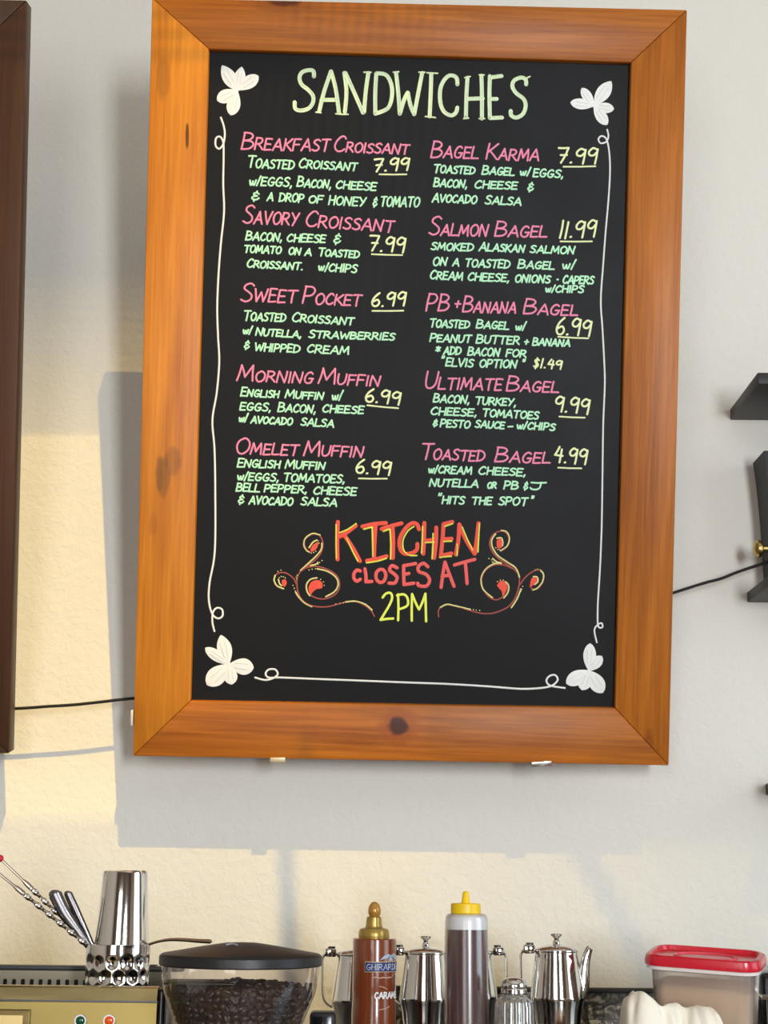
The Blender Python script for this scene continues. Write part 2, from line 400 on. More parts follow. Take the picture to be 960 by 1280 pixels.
# ---- lettering: single strokes painted a hair above the slate
def bmap(x, y, lift): return bp(x, y, REC - lift)
def ribbon(mb, pts, wd, fmap=bmap, lift=.0008):
    """a painted stroke: pts in picture pixels of the board, wd in the same unit; raised along the middle"""
    p = []
    for a in pts:
        a = Vector((a[0], a[1]))
        if not p or (a - p[-1]).length > .05: p.append(a)
    if len(p) == 1: p.append(p[0] + Vector((.3, .2)))
    n = len(p); h = wd / 2; L = []; R = []
    for i in range(n):
        d0 = (p[i] - p[i - 1]).normalized() if i else (p[1] - p[0]).normalized()
        d1 = (p[i + 1] - p[i]).normalized() if i < n - 1 else d0
        t = d0 + d1
        if t.length < .2: t = d0
        t.normalize(); nn = Vector((-t.y, t.x)); k = 1 / max(.6, nn.dot(Vector((-d0.y, d0.x))))
        L.append(p[i] + nn * h * k); R.append(p[i] - nn * h * k)
    v = []; f = []
    for i in range(n):
        v += [fmap(L[i].x, L[i].y, lift * .25), fmap(p[i].x, p[i].y, lift), fmap(R[i].x, R[i].y, lift * .25)]
    for i in range(n - 1):
        a = 3 * i; f += [[a, a + 1, a + 4, a + 3], [a + 1, a + 2, a + 5, a + 4]]
    for end in (0, n - 1):
        d = (p[1] - p[0]).normalized() * -1 if end == 0 else (p[-1] - p[-2]).normalized()
        q = Vector((-d.y, d.x)); k0 = len(v); c = 3 * end + 1; ring = []
        for j in range(7):
            th = -PI / 2 + PI * j / 6; e = p[end] + d * (math.cos(th) * h) + q * (math.sin(th) * h)
            v.append(fmap(e.x, e.y, lift * .25)); ring.append(k0 + j)
        for j in range(6): f.append([c, ring[j], ring[j + 1]])
    mb.add(v, f)

GL = {}
def _g(ch, wid, spec):
    st = []
    for s in spec.split('|'):
        pts = [tuple(float(c) for c in q.split(',')) for q in s[1:].split()]
        st.append((s[0], pts))
    GL[ch] = (wid, st)
for row in '''A;7.5;l0,0 4.3,10|l4.3,10 7.6,0|l1.5,3.6 6.6,3.2
B;6.5;l0,0 .6,10|s.3,10 4,9.6 5.6,7.8 4,5.8 .8,5.2|s.8,5.2 5,4.8 6.5,2.8 4.5,.5 0,0
C;6;s6,8.4 4.8,9.8 3,9.4 .9,6.5 .3,3 2,.4 4.4,.4 6,1.8
D;7;l.6,0 .8,10|s-.2,9.8 3.5,9.6 6.5,7.5 7,4 4.5,1 0,0
E;5.3;l0,0 .4,10|l.4,10 5.4,9.8|l.2,5.2 4.6,5.2|l0,0 5.3,.3
F;5.3;l0,0 .4,10|l.4,10 5.6,10|l.2,5.2 4.6,5.4
G;6.6;s6,8.6 4.5,9.9 2.2,9 .5,5.5 .8,1.8 3,.1 5.5,1 6.3,4|l3.8,4.3 6.8,4.3
H;6.3;l.3,0 .5,10|l6,0 6.4,10|l.3,5 6.1,5.2
I;1.4;l.5,0 .8,10
J;6;l0,9.8 7,10|s4.6,10 4.4,3 3,.2 .8,.6 0,2.5
K;6.2;l0,0 .6,10|l6.2,10 .6,4.6|l1.6,5.3 6.5,0
L;5.3;l.5,10 0,0|l0,0 5.6,.2
M;8.6;l0,0 1.4,10|l1.4,10 4,2.4|l4,2.4 7.6,10|l7.6,10 8.4,0
N;7.2;l0,0 .8,10|l.8,10 6,0|l6,0 7.1,10
O;6.8;s3.5,9.9 1,8 .2,4.5 1.6,.6 4.2,.2 6.6,3 6.8,7 5,9.6 3.2,9.9
P;5.8;l0,0 .6,10|s.3,9.8 4.2,9.6 5.8,7.4 4.2,4.8 .6,4.2
R;6.4;l0,0 .6,10|s.3,9.8 4.2,9.6 5.6,7.6 4,5.2 .6,4.6|l2.4,4.8 6.6,0
S;5.6;s5.8,8.8 4,10 1.4,9 1,7 3.2,5.4 5.2,3.6 5,1.2 2.6,0 0,1
T;6.6;l0,9.8 7,10|l3.8,10 3.2,0
U;6.4;s.3,10 .2,4 1.2,.6 3.6,.2 5.6,2.4 6.2,6 6.4,10
V;6.6;l0,10 3.2,0|l3.2,0 6.8,10
W;9.2;l0,10 2,0|l2,0 4.8,7.5|l4.8,7.5 7,0|l7,0 9.4,10
Y;6.4;l0,10 3.4,5|l6.6,10 1.8,0
w;5.6;s0,5.2 .9,1 2,.6 3,4.6|s3,4.6 3.6,.9 4.8,.8 5.8,5.8
/;2.6;l0,-.5 2.8,10.5
&;4.4;s4,7.6 2.6,8.8 1,7.8 1.4,6 3,5.2 1,4.4 .2,2.6 1.4,1 3.2,1.2 4.4,3|l2.7,10.4 2.4,8.6|l1.9,1.2 1.6,-.8
t;4.2;l2.2,9 1.8,.5|l0,5 4.2,5.2
,;1.4;l.9,1 .2,-1.6
.;1.2;l.2,.2 .7,.4
o;2.2;l.6,4.6 1.4,4.8
-;4;l0,4.5 4,5
*;4.4;l.4,8.6 4,4.6|l4.2,8.4 .2,4.8|l2.2,9.4 2.1,3.8
";2.4;l.4,11 .2,8.6|l2,11 1.6,8.6
7;6;l0,9.6 6,9.8|l6,9.8 2.2,0|l1.6,5 5.4,5.2
9;5.6;s5.6,8.6 3,9.8 .6,7.6 1,5.4 3.4,5.2 5.4,7.4|s5.7,9.2 5.3,4 4.8,0
6;5.6;s5,9.8 2,7 .4,3.4 1.4,.5 4,.3 5.4,2.6 4,4.8 1.2,3.6
4;6;l3.2,10 .4,4.6|l.4,4.6 6,4.4|l5,8.5 4.2,0
1;1.6;l.3,0 1.4,10
2;6;s.4,7.8 2.2,9.8 5,9.2 5.4,6.6 2.8,2.8 0,0|l0,.1 6,.3
$;5;s4.6,8.6 3,9.6 .9,8 1.6,5.8 3.8,4.4 3.6,1.6 1.6,.6 .2,1.6|l2.8,11 1.8,-1'''.split('\n'):
    _c, _w, _s = row.split(';'); _g(_c, float(_w), _s)

def word(mb, txt, x0, x1, b0, b1, h, hs, wd, slant=.14, fmap=bmap, lift=.0008, jit=.03, off=(0, 0)):
    """handwritten capitals: the first letter h tall, the rest hs; the baseline runs (x0, b0)-(x1, b1)"""
    item = []
    for i, ch in enumerate(txt):
        sc = h if (i == 0 or not ch.isalpha()) and hs != h else hs
        if ch in '&/"*$': sc = (h + hs) / 2
        item.append((ch, sc))
    tot = sum(GL[c][0] * s / 10 for c, s in item) + sum(.18 * hs for _ in item[1:])
    k = (x1 - x0 - slant * hs * .6) / tot if x1 - x0 > slant * hs else 1
    x = x0
    for c, s in item:
        gw, st = GL[c]; jy = random.uniform(-jit, jit) * s; js = 1 + random.uniform(-jit, jit) * 1.3
        for kind, pts in st:
            q = []
            for (gx, gy) in pts:
                yy = gy * s / 10 * js; xx = x + gx * s / 10 * k + slant * yy
                fr = (xx - x0) / max(1e-6, x1 - x0); base = b0 + (b1 - b0) * fr
                q.append((xx + off[0], base - yy + jy + off[1]))
            if kind == 's': q = [(a.x, a.y) for a in catmull([(a[0], a[1], 0) for a in q], 5)]
            else:
                # a long straight stroke with a very slight bow keeps the hand in it
                if len(q) == 2 and s > 7:
                    mx_, my_ = (q[0][0] + q[1][0]) / 2, (q[0][1] + q[1][1]) / 2
                    dx_, dy_ = q[1][0] - q[0][0], q[1][1] - q[0][1]; bw = random.uniform(-.03, .03)
                    q = [(a.x, a.y) for a in catmull([(*q[0], 0), (mx_ - dy_ * bw, my_ + dx_ * bw, 0), (*q[1], 0)], 4)]
            ribbon(mb, q, wd, fmap, lift)
        x += gw * s / 10 * k + .18 * hs * k

PINK = mat('pink_chalk_marker', srgb(255, 146, 178), rough=.7, noise=.06, nscale=90)
MINT = mat('mint_chalk_marker', srgb(198, 255, 208), rough=.7, noise=.04, nscale=90)
PALE = mat('pale_yellow_chalk_marker', srgb(246, 255, 192), rough=.7, noise=.03, nscale=90)
HEADC = mat('pale_green_chalk_marker', srgb(216, 238, 204), rough=.7, noise=.14, nscale=120)
HEADE = mat('light_lime_chalk_marker', srgb(242, 255, 204), rough=.7)
WHITE = mat('white_chalk_marker', srgb(246, 246, 240), rough=.7, noise=.08, nscale=60)
REDC = mat('red_chalk_marker', srgb(250, 86, 62), rough=.65, noise=.08, nscale=60)
CORAL = mat('coral_chalk_marker', srgb(250, 98, 92), rough=.65, noise=.08, nscale=60)
MAROON = mat('dusky_red_chalk_marker', srgb(176, 84, 74), rough=.7)
YELL = mat('yellow_chalk_marker', srgb(244, 255, 96), rough=.65)
CREAMC = mat('cream_chalk_marker', srgb(240, 228, 150), rough=.65)

REG = {'A': (260, 70), 'B': (520, 70), 'C': (260, 250), 'D': (520, 250), 'E': (260, 440), 'F': (520, 440)}
ZS = 960 / 270
TEXT = '''
@A breakfast croissant
H BREAKFAST 148 540 415 425 76 52|H CROISSANT 558 893 424 437 70 42
D TOASTED 174 383 494 504 50 38|D CROISSANT 403 662 497 510 42 34
P 7.99 735 893 514 508 58|U 762 526 882 526
D w/EGGS, 183 375 574 582 42 38|D BACON, 395 548 580 588 44 34|D CHEESE 568 748 588 598 34 34
D & 192 228 641 643 40 40|D A 262 290 643 644 34 34|D DROP 315 425 645 651 36 36|D OF 447 510 652 656 32 32|D HONEY 535 700 660 668 38 38|D & 732 752 668 670 40 40|D TOMATO 765 940 668 670 42 42
@C savory croissant
H SAVORY 155 402 102 114 80 54|H CROISSANT 432 825 116 144 72 50
D BACON, 167 330 178 184 40 36|D CHEESE 350 522 184 190 34 34|D & 557 590 193 194 42 42
D TOMATO 160 325 232 240 32 32|D ON 358 412 241 244 30 30|D A 430 460 247 248 30 30|D TOASTED 490 672 248 258 36 30
D CROISSANT. 172 422 299 311 36 30|D w/CHIPS 490 662 314 323 36 34
P 7.99 715 875 224 236 68|U 728 241 863 245
@C sweet pocket
H SWEET 145 395 450 457 80 56|H POCKET 420 680 460 472 74 48
D TOASTED 157 345 535 541 42 34|D CROISSANT 373 648 540 556 40 32
D w/ 155 195 595 596 34 34|D NUTELLA, 212 415 602 612 34 30|D STRAWBERRIES 448 830 612 623 32 30
D & 160 184 662 663 34 34|D WHIPPED 207 408 670 678 34 34|D CREAM 440 627 677 687 34 34
P 6.99 725 878 474 470 60|U 730 493 868 492
@E morning muffin
H MORNING 128 467 128 140 70 48|H MUFFIN 490 765 140 152 68 46
D ENGLISH 145 315 196 204 38 30|D MUFFIN 343 513 203 212 36 30|D w/ 550 597 212 213 40 40
D EGGS, 142 280 258 264 34 34|D BACON, 310 480 265 272 40 34|D CHEESE 508 692 268 274 32 32
D w/ 137 175 309 311 34 34|D AVOCADO 190 375 315 326 30 30|D SALSA 413 560 326 335 32 32
P 6.99 697 855 222 236 60|U 708 237 845 250
@E omelet muffin
H OMELET 122 402 451 460 72 48|H MUFFIN 425 690 459 468 66 46
D ENGLISH 130 320 511 517 38 32|D MUFFIN 343 520 516 523 38 32
D w/EGGS, 130 315 568 575 36 34|D TOMATOES, 335 608 575 583 36 34
D BELL 125 230 618 622 34 34|D PEPPER, 250 440 621 628 32 32|D CHEESE 468 660 631 638 34 34
D & 133 160 675 677 38 38|D AVOCADO 182 377 676 682 34 34|D SALSA 413 573 680 686 34 34
P 6.99 655 812 538 548 60|U 670 562 795 563
@B bagel karma
H BAGEL 66 278 450 457 72 52|H KARMA 312 548 459 466 70 50
D TOASTED 78 262 518 525 36 32|D BAGEL 293 437 525 531 38 32|D w/ 462 507 530 531 34 34|D EGGS, 520 655 536 541 34 34
D BACON, 78 228 580 586 38 34|D CHEESE 260 450 586 593 34 32|D & 495 522 599 600 36 36
D AVOCADO 72 270 648 656 38 34|D SALSA 307 468 656 664 36 34
P 7.99 628 805 474 479 68|U 655 492 797 490
@D salmon bagel
H SALMON 57 320 156 161 80 50|H BAGEL 350 583 160 166 64 48
D SMOKED 67 255 221 228 32 32|D ALASKAN 280 483 225 233 38 32|D SALMON 507 705 234 239 32 32
D ON 75 138 290 292 36 36|D A 163 192 293 294 32 32|D TOASTED 218 417 296 303 34 34|D BAGEL 452 615 303 308 38 32|D w/ 650 707 305 306 38 38
D CREAM 62 208 351 356 38 34|D CHEESE, 230 415 357 364 34 34|D ONIONS 440 597 364 369 32 32|D o 622 636 368 368 34 34|D CAPERS 652 790 370 374 34 34
D w/CHIPS 575 745 408 413 30 30
P 11.99 637 800 170 164 74|U 642 184 782 184
@D peanut butter and banana bagel
H PB 45 150 493 494 76 76|H t 172 198 478 479 34 34|H BANANA 207 445 497 504 72 48|H BAGEL 478 720 506 513 64 46
D TOASTED 60 238 564 570 36 32|D BAGEL 268 413 569 575 38 32|D w/ 442 487 578 579 34 34
D PEANUT 62 245 629 634 36 32|D BUTTER 267 460 635 641 38 34|D t 482 500 642 643 22 22|D BANANA 518 685 645 651 32 30
D * 85 108 686 686 36 36|D ADD 122 200 686 688 34 34|D BACON 230 372 690 695 36 34|D FOR 400 490 696 699 32 32
P 6.99 620 778 598 607 74|U 632 608 765 615
@F elvis option
D " 110 126 58 58 36 36|D ELVIS 132 255 62 66 34 34|D OPTION 282 448 66 71 34 34|D " 470 484 74 74 36 36
Q $1.49 522 648 69 76 40
@F ultimate bagel
H ULTIMATE 38 382 163 171 74 50|H BAGEL 402 635 171 181 66 46
D BACON, 77 238 222 230 36 34|D TURKEY, 263 445 232 240 34 32
D CHEESE, 65 270 278 286 34 32|D TOMATOES 295 545 286 299 34 32
D & 75 95 330 331 28 28|D PESTO 108 240 332 339 34 32|D SAUCE 263 393 335 342 30 30|D - 408 430 342 342 22 22|D w/CHIPS 448 618 340 349 34 30
P 9.99 615 770 265 277 70|U 637 287 750 292
@F toasted bagel
H TOASTED 20 305 475 486 70 46|H BAGEL 350 597 488 495 66 46
D w/CREAM 55 248 537 543 34 32|D CHEESE, 277 488 543 551 34 32
D NUTELLA 60 277 597 601 32 32|D OR 317 357 605 606 26 26|D PB 390 455 608 610 34 34|D & 478 497 611 612 32 32|D J 507 567 612 613 32 32
D " 95 113 672 672 40 40|D HITS 115 215 673 676 34 32|D THE 247 337 676 679 32 32|D SPOT 367 495 679 682 34 34|D " 508 522 684 684 38 38
P 4.99 612 760 488 502 70|U 632 514 735 517'''
def px(region, zx, zy): o = REG[region]; return o[0] + zx / ZS, o[1] + zy / ZS
for block in TEXT.strip().split('@')[1:]:
    lines = block.strip().split('\n'); reg, title = lines[0][0], lines[0][2:]
    parts = {'H': MB(), 'D': MB(), 'P': MB()}
    for ln in lines[1:]:
        for it in ln.split('|'):
            t = it.split()
            if t[0] == 'U':
                a = px(reg, float(t[1]), float(t[2])); b = px(reg, float(t[3]), float(t[4]))
                ribbon(parts['P'], [a, ((a[0] + b[0]) / 2, (a[1] + b[1]) / 2 + .3), b], 2.0); continue
            x0, b0 = px(reg, float(t[2]), float(t[4])); x1, b1 = px(reg, float(t[3]), float(t[5]))
            h = float(t[6]) / ZS; hs = float(t[7]) / ZS if len(t) > 7 else h
            if t[0] == 'H': word(parts['H'], t[1], x0, x1, b0, b1, h, hs, 2.3, .16)
            elif t[0] == 'D': word(parts['D'], t[1], x0, x1, b0, b1, h, hs, 2.15, .16)
            elif t[0] == 'Q': word(parts['P'], t[1], x0, x1, b0, b1, h, h, 2.2, .12)
            else: word(parts['P'], t[1], x0, x1, b0, b1, h, h, 2.5, .10)
    for k, nm, mt, cl in (('H', 'menu_heading', PINK, 'pink heading'), ('D', 'menu_description', MINT, 'mint green description'), ('P', 'menu_price', PALE, 'pale yellow price')):
        if parts[k].v: plabel(parts[k].build(nm, mt, board), f'{cl} of the {title} item')

# ---- SANDWICHES title: wide pale strokes with a brighter line down each side
def ptsof(s): return [tuple(float(c) for c in q.split(',')) for q in s.split()]
mbc, mbe = MB(), MB()
def fat(s, wd=4.6, edge=1.5, n=5):
    q = ptsof(s)
    q = [(355 + a / 3, 75 + b / 3) for a, b in q]
    if len(q) > 2: q = [(a.x, a.y) for a in catmull([(*a, 0) for a in q], n)]
    ribbon(mbc, q, wd, lift=.0007)
    for sgn in (1, -1):
        e = []
        for i in range(len(q)):
            a, b = Vector(q[max(i - 1, 0)]), Vector(q[min(i + 1, len(q) - 1)])
            t = (b - a).normalized(); e.append((q[i][0] - t.y * sgn * (wd / 2 - .5), q[i][1] + t.x * sgn * (wd / 2 - .5)))
        ribbon(mbe, e, edge, lift=.0013)
def serif(s):
    q = ptsof(s); ribbon(mbe, [(355 + a / 3, 75 + b / 3) for a, b in q], 2.0, lift=.0013)
for s in ('112,62 110,42 92,38 68,46 58,66 66,92 90,112 108,134 108,160 92,182 62,190 42,182 40,158',
          '132,192 150,120 176,42', '176,42 194,110 206,200', '140,150 200,150',
          '228,196 234,120 226,48', '230,48 262,120 296,198', '300,196 306,120 316,48',
          '342,200 342,120 346,50', '346,50 382,56 402,92 404,140 388,182 342,202',
          '420,48 428,120 434,202', '434,202 450,150 464,122', '464,122 474,170 488,204', '488,204 504,120 518,48',
          '552,52 550,120 546,212', '650,92 646,66 622,58 600,76 586,110 586,160 600,194 626,208 644,198 650,178',
          '688,66 684,130 682,214', '740,58 742,130 742,220', '688,146 746,144',
          '772,60 770,130 772,218', '772,66 816,60', '772,146 798,146', '772,218 818,216',
          '908,92 906,74 890,66 864,76 856,98 870,124 898,146 906,172 896,202 872,216 852,208 850,190'):
    fat(s)
for s in ('120,196 138,198', '194,202 218,204', '216,204 240,204', '300,46 326,46', '410,46 430,44', '506,46 528,46', '536,48 576,50', '530,212 568,216', '678,66 698,62', '674,220 692,218', '732,56 750,56', '732,220 752,220', '900,72 922,62'): serif(s)
t1 = mbc.build('title_lettering', HEADC, board); plabel(t1, 'pale green hand-drawn title SANDWICHES')
new = mbe.build('title_outline', HEADE, t1); plabel(new, 'bright lime outline of the title')

# ---- KITCHEN CLOSES AT 2PM notice
rd, yl, co, y2 = MB(), MB(), MB(), MB()
KZ = lambda s: [(400 + a / 4.571, 645 + b / 4.571) for a, b in ptsof(s)]
def sm(q, n=5): return [(a.x, a.y) for a in catmull([(*a, 0) for a in q], n)] if len(q) > 2 else q
for s in ('102,34 98,140 100,248', '204,56 150,96 112,118', '140,112 186,180 228,258', '242,60 310,46 376,40', '318,50 312,140 308,246', '268,256 326,246 380,230',
          '352,74 410,56 466,42', '414,60 418,140 416,240', '566,76 552,46 520,44 478,84 454,140 460,192 486,216 530,210 554,190 556,160', '596,40 594,130 590,216',
          '664,66 662,150 652,240', '598,142 660,136', '706,46 700,130 690,232', '706,46 756,34', '700,134 752,130', '690,228 750,214',
          '796,48 790,140 776,220', '796,48 836,140 884,216', '884,216 896,130 906,42'):
    ribbon(rd, sm(KZ(s)), 5.0, lift=.0009)
for s in ('92,50 92,150 94,244', '206,44 160,76 112,96', '152,128 190,210 216,258', '250,76 290,66 300,66', '298,70 300,150 302,230', '266,268 330,258 380,242',
          '362,88 396,76 400,78', '400,82 404,160 402,246', '536,60 500,88 474,140 478,196 510,224 552,226', '586,60 584,140 580,212', '600,152 650,150', '646,100 644,170 640,244',
          '712,60 756,44', '706,146 752,144', '684,236 750,230', '784,160 782,226', '812,64 844,140 872,196', '910,44 906,120 902,206'):
    ribbon(yl, sm(KZ(s)), 1.9, lift=.0014)
for s in ('230,314 210,310 194,330 194,356 210,372 230,362', '256,302 262,340 262,376', '262,376 296,374', '340,306 322,324 322,360 344,380 366,370 376,336 362,308 340,306',
          '440,296 410,284 398,310 424,332 440,352 428,382 394,384', '478,290 478,340 480,392', '478,284 546,272', '478,334 508,328', '480,392 536,384',
          '616,290 590,270 562,290 566,318 606,334 626,366 608,400 566,398 558,384',
          '692,408 702,330 714,264', '714,264 738,330 766,402', '698,344 742,338', '768,280 830,262 884,248', '830,264 836,330 840,386'):
    ribbon(co, sm(KZ(s)), 4.2)
for s in ('358,466 376,444 402,440 412,466 396,510 346,594', '346,594 384,588 418,586', '446,448 448,520 446,596', '440,454 478,448 500,470 498,512 450,534',
          '524,598 524,520 526,446', '526,446 548,500 566,534', '566,534 586,490 602,444', '602,444 604,520 606,602'):
    ribbon(y2, sm(KZ(s)), 3.0)
plabel(rd.build('notice_lettering', REDC, board), 'red hand-drawn word KITCHEN')
plabel(yl.build('notice_outline', YELL, board), 'yellow edge line of the word KITCHEN')
plabel(co.build('notice_lettering', CORAL, board), 'coral red words CLOSES AT')
plabel(y2.build('notice_lettering', YELL, board), 'yellow hand-drawn 2PM')

# ---- swirls either side of the notice
def swirl(ox, oy, z, dusk, cream, blobs, dots, side):
    Z = lambda s: [(ox + a / z, oy + b / z) for a, b in ptsof(s)]
    a, b, c = MB(), MB(), MB()
    for s in dusk: ribbon(a, sm(Z(s), 8), 1.7, lift=.0006)
    for s in cream: ribbon(b, sm(Z(s), 8), 1.9, lift=.0010)
    for s in dots:
        for q in Z(s): ribbon(b, [q], 1.3, lift=.0010)
    root = plabel(a.build('swirl_ornament', MAROON, board), f'dusky red scroll on the {side} of the kitchen notice')
    plabel(b.build('scroll_highlight', CREAMC, root), 'cream highlight strokes of the scroll')
    for s in blobs:
        c = MB(); q = sm(Z(s) + [Z(s)[0]], 6); n = len(q); cx = sum(p[0] for p in q) / n; cy = sum(p[1] for p in q) / n
        c.add([bmap(cx, cy, .0011)] + [bmap(*p, .0006) for p in q], [[0, i + 1, (i + 1) % n + 1] for i in range(n)])
        plabel(c.build('scroll_bud', REDC, root), 'red filled bud of the scroll')
swirl(335, 655, 960 / 145,
      ['880,764 852,718 790,668 700,640 600,658 500,684 400,684 320,660 262,600 240,520 244,440 280,380 350,330 410,280 448,210 450,140 420,92 370,84 320,110 300,160 318,210 350,236',
       '232,492 210,450 160,412 110,402 66,420 50,462 70,510 126,536', '262,400 320,362 400,352 490,376 570,430 592,510 560,580 480,618 410,616 350,590'],
      ['860,712 800,664 720,640 642,646', '362,684 300,652 250,600 230,566', '446,160 440,210 400,264 340,320 270,384', '430,92 370,80 312,116 296,170 316,216 340,232',
       '408,372 490,392 560,440 580,500 550,560 478,602', '404,446 350,460 318,504 324,560 346,594', '60,424 50,466 74,512 128,536', '86,460 96,496 112,510', '340,196 372,152 404,134', '352,346 400,332 412,318'],
      ['336,520 360,478 410,464 448,486 446,530 400,540 366,570 352,590 338,560', '350,210 376,170 412,150 414,180 392,214 360,230', '116,462 146,462 154,494 136,520 116,496'],
      ['434,458 458,478 464,508', '560,662 594,656 624,650', '338,380 364,374 392,370', '206,508 216,532 224,554', '232,440 238,456 240,424', '92,444 108,434 126,436 142,446', '356,240 376,236 394,226', '414,140 420,158', '426,318 446,302', '80,392 106,382', '414,330'], 'left')
swirl(545, 655, 960 / 145,
      ['22,768 20,720 44,684 100,668 180,684 280,716 380,740 480,736 590,690 650,620 684,520 688,440 650,380 580,330 510,280 460,220 444,150 470,90 520,62 570,66 600,110 596,170 560,212 530,220',
       '696,500 740,440 800,394 850,380 886,410 884,470 850,528 800,540 776,510', '640,372 560,340 480,340 410,384 376,460 390,540 440,604 500,628 550,604'],
      ['36,690 90,666 160,678 284,708', '624,692 670,620 702,540', '492,84 462,130 466,190 510,260 590,316 660,366 690,440', '540,54 584,66 606,116 590,180 534,222', '540,326 480,330 410,376 374,450 390,540 466,610',
       '574,478 600,510 594,566 560,612', '868,388 890,420 880,480 840,530 800,546', '806,436 836,440 842,476 816,500', '504,118 540,116 552,150 548,180', '470,286 500,312 536,322'],
      ['504,510 530,474 570,478 590,520 574,570 552,600 544,560 520,530', '500,140 530,120 548,150 540,196 508,196', '790,450 820,440 836,470 810,500 784,520 780,490'],
      ['508,476 532,464 556,464', '308,708 332,712 360,716', '716,516 708,538 702,556', '494,196 510,210 524,212', '436,286 460,296 466,314', '820,380 840,374 864,380', '476,318'], 'right')

# ---- border lines and corner flowers
def vine(pts, lab, wd=2.3):
    mb = MB(); ribbon(mb, sm(pts, 8), wd); plabel(mb.build('border_line', WHITE, board), lab)
vine([(276, 147), (279.5, 157), (281, 168), (279, 180), (274, 186), (269.5, 182), (270, 173), (275, 171), (279, 178), (279.5, 195), (279, 230), (280, 265), (276, 305), (273, 345), (271.5, 385), (272.5, 420), (274, 452), (271, 490), (265.5, 525), (268, 560), (269, 610), (268.5, 688), (262, 728), (261, 750), (265, 767), (272, 773), (278, 770), (277.5, 762), (271, 760), (266, 766), (265.5, 778), (268, 789)], 'white looped line down the left of the slate')
vine([(759, 162), (760.5, 170), (758, 177), (751, 179), (748, 174), (752, 170), (758, 174), (761.5, 190), (762.5, 215), (760.5, 250), (757, 290), (754, 330), (751, 375), (753, 410), (755, 447), (756, 480), (754, 530), (753, 600), (752, 660), (750, 710), (747.5, 750), (747, 775), (748.5, 784), (753, 784), (752, 779), (747, 781), (743, 788), (746, 803)], 'white looped line down the right of the slate', 2.0)
vine([(319, 847), (331, 850), (341, 848), (347, 843), (344, 837), (336, 837), (332, 842), (336, 847), (352, 847), (402, 849), (455, 851), (505, 853), (560, 855), (610, 858), (650, 861), (676, 860), (690, 857), (697, 850), (694, 844), (687, 845), (683, 851), (688, 857), (706, 860)], 'white looped line along the bottom of the slate')
def flower(c, petals, lab, sc, org):
    mb = MB(); ln = MB()
    c = Vector((org[0] + c[0] / sc, org[1] + c[1] / sc))
    for (tx, ty, wd, pk) in petals:
        t = Vector((org[0] + tx / sc, org[1] + ty / sc)); d = t - c; n = Vector((-d.y, d.x)).normalized(); wdp = wd / sc
        N = 16; v = []; f = []
        for i in range(N + 1):
            u = i / N; prof = (math.sin(PI * u ** pk) ** (.75 if pk < 1.2 else .60)) if 0 < u < 1 else .04
            prof = max(prof, .18) if u < .3 else prof
            p = c + d * u
            for s_, l_ in ((.5, .0004), (0, .0012), (-.5, .0004)): q = p + n * (wdp * prof * s_); v.append(bmap(q.x, q.y, l_))
        for i in range(N): a = 3 * i; f += [[a, a + 1, a + 4, a + 3], [a + 1, a + 2, a + 5, a + 4]]
        mb.add(v, f)
        for s_ in (-.16, .12):
            q0 = c + d * .25 + n * wdp * s_; q1 = c + d * .75 + n * wdp * s_ * 1.2; ribbon(ln, [q0, q1], .55, lift=.0016)
    fl_ = plabel(mb.build('corner_flower', WHITE, board), lab)
    plabel(ln.build('petal_vein', mat('grey_petal_line', srgb(205, 206, 200), rough=.8), fl_), 'grey vein lines of a flower')
flower((130, 152), [(62, 42, 62, 1.00), (150, 48, 50, 1.13), (224, 88, 58, 1.35), (40, 198, 60, 1.35), (102, 264, 60, 1.37)], 'white flower in the top left corner of the slate', ZS, (260, 70))
flower((790, 222), [(868, 112, 62, 1.17), (736, 142, 44, 1.21), (686, 206, 48, 1.25), (880, 236, 46, 1.37), (850, 306, 50, 1.27)], 'white flower in the top right corner of the slate', ZS, (520, 70))
_z = 960 / 550
flower((98, 158), [(80, 94, 32, 1.13), (46, 122, 24, 1.25), (50, 203, 40, 1.29), (152, 166, 36, 1.33), (104, 202, 30, 1.33)], 'white flower in the bottom left corner of the slate', _z, (230, 740))
flower((884, 172), [(886, 112, 28, 1.21), (912, 140, 24, 1.29), (834, 200, 32, 1.25), (914, 220, 34, 1.25), (868, 214, 30, 1.29)], 'white flower in the bottom right corner of the slate', _z, (230, 740))

# clips that carry the board
SILVER = mat('nickel_clip', (.75, .74, .72, 1), rough=.25, metal=1.0)
def clip(x, y, wpx, hpx, lab, mt, lean=0):
    c = bp(x, y, 0); e = empty('frame_clip', c, lab, 'clip', 'clips under the menu frame')
    hw, hh = wpx / 2, hpx / 2
    MB().prism([bp(x - hw, y + hh + lean, -.003), bp(x + hw, y + hh - lean, -.003), bp(x + hw, y - hh - lean, -.003), bp(x - hw, y - hh + lean, -.003)], FW * .003, bevel=.0008).build('lip', mt, e)
    MB().prism([bp(x - hw, y + hh + lean, -.002), bp(x + hw, y + hh - lean, -.002), bp(x + hw, y + hh - 2.5 - lean, -.002), bp(x - hw, y + hh - 2.5 + lean, -.002)], FW * .095, bevel=.0006).build('bracket', mt, e)
clip(347, 950, 19, 6, 'cream metal clip under the left half of the pine frame', mat('cream_metal', srgb(225, 205, 165), rough=.35, metal=.3))
clip(677, 955, 25, 6, 'nickel clip under the right half of the pine frame', SILVER, .8)
sc_ = MB().prism([bp(163.5, 888, .004), bp(166.5, 888, .004), bp(166.0, 907, .004), bp(163.2, 907, .004)], FW * .02, bevel=.0006).build('paper_tab', mat('white_tab', srgb(235, 230, 222), rough=.5), pos=bp(166, 898, .012))
tag(sc_, 'small white tab stuck on the left edge of the pine frame', 'tab')

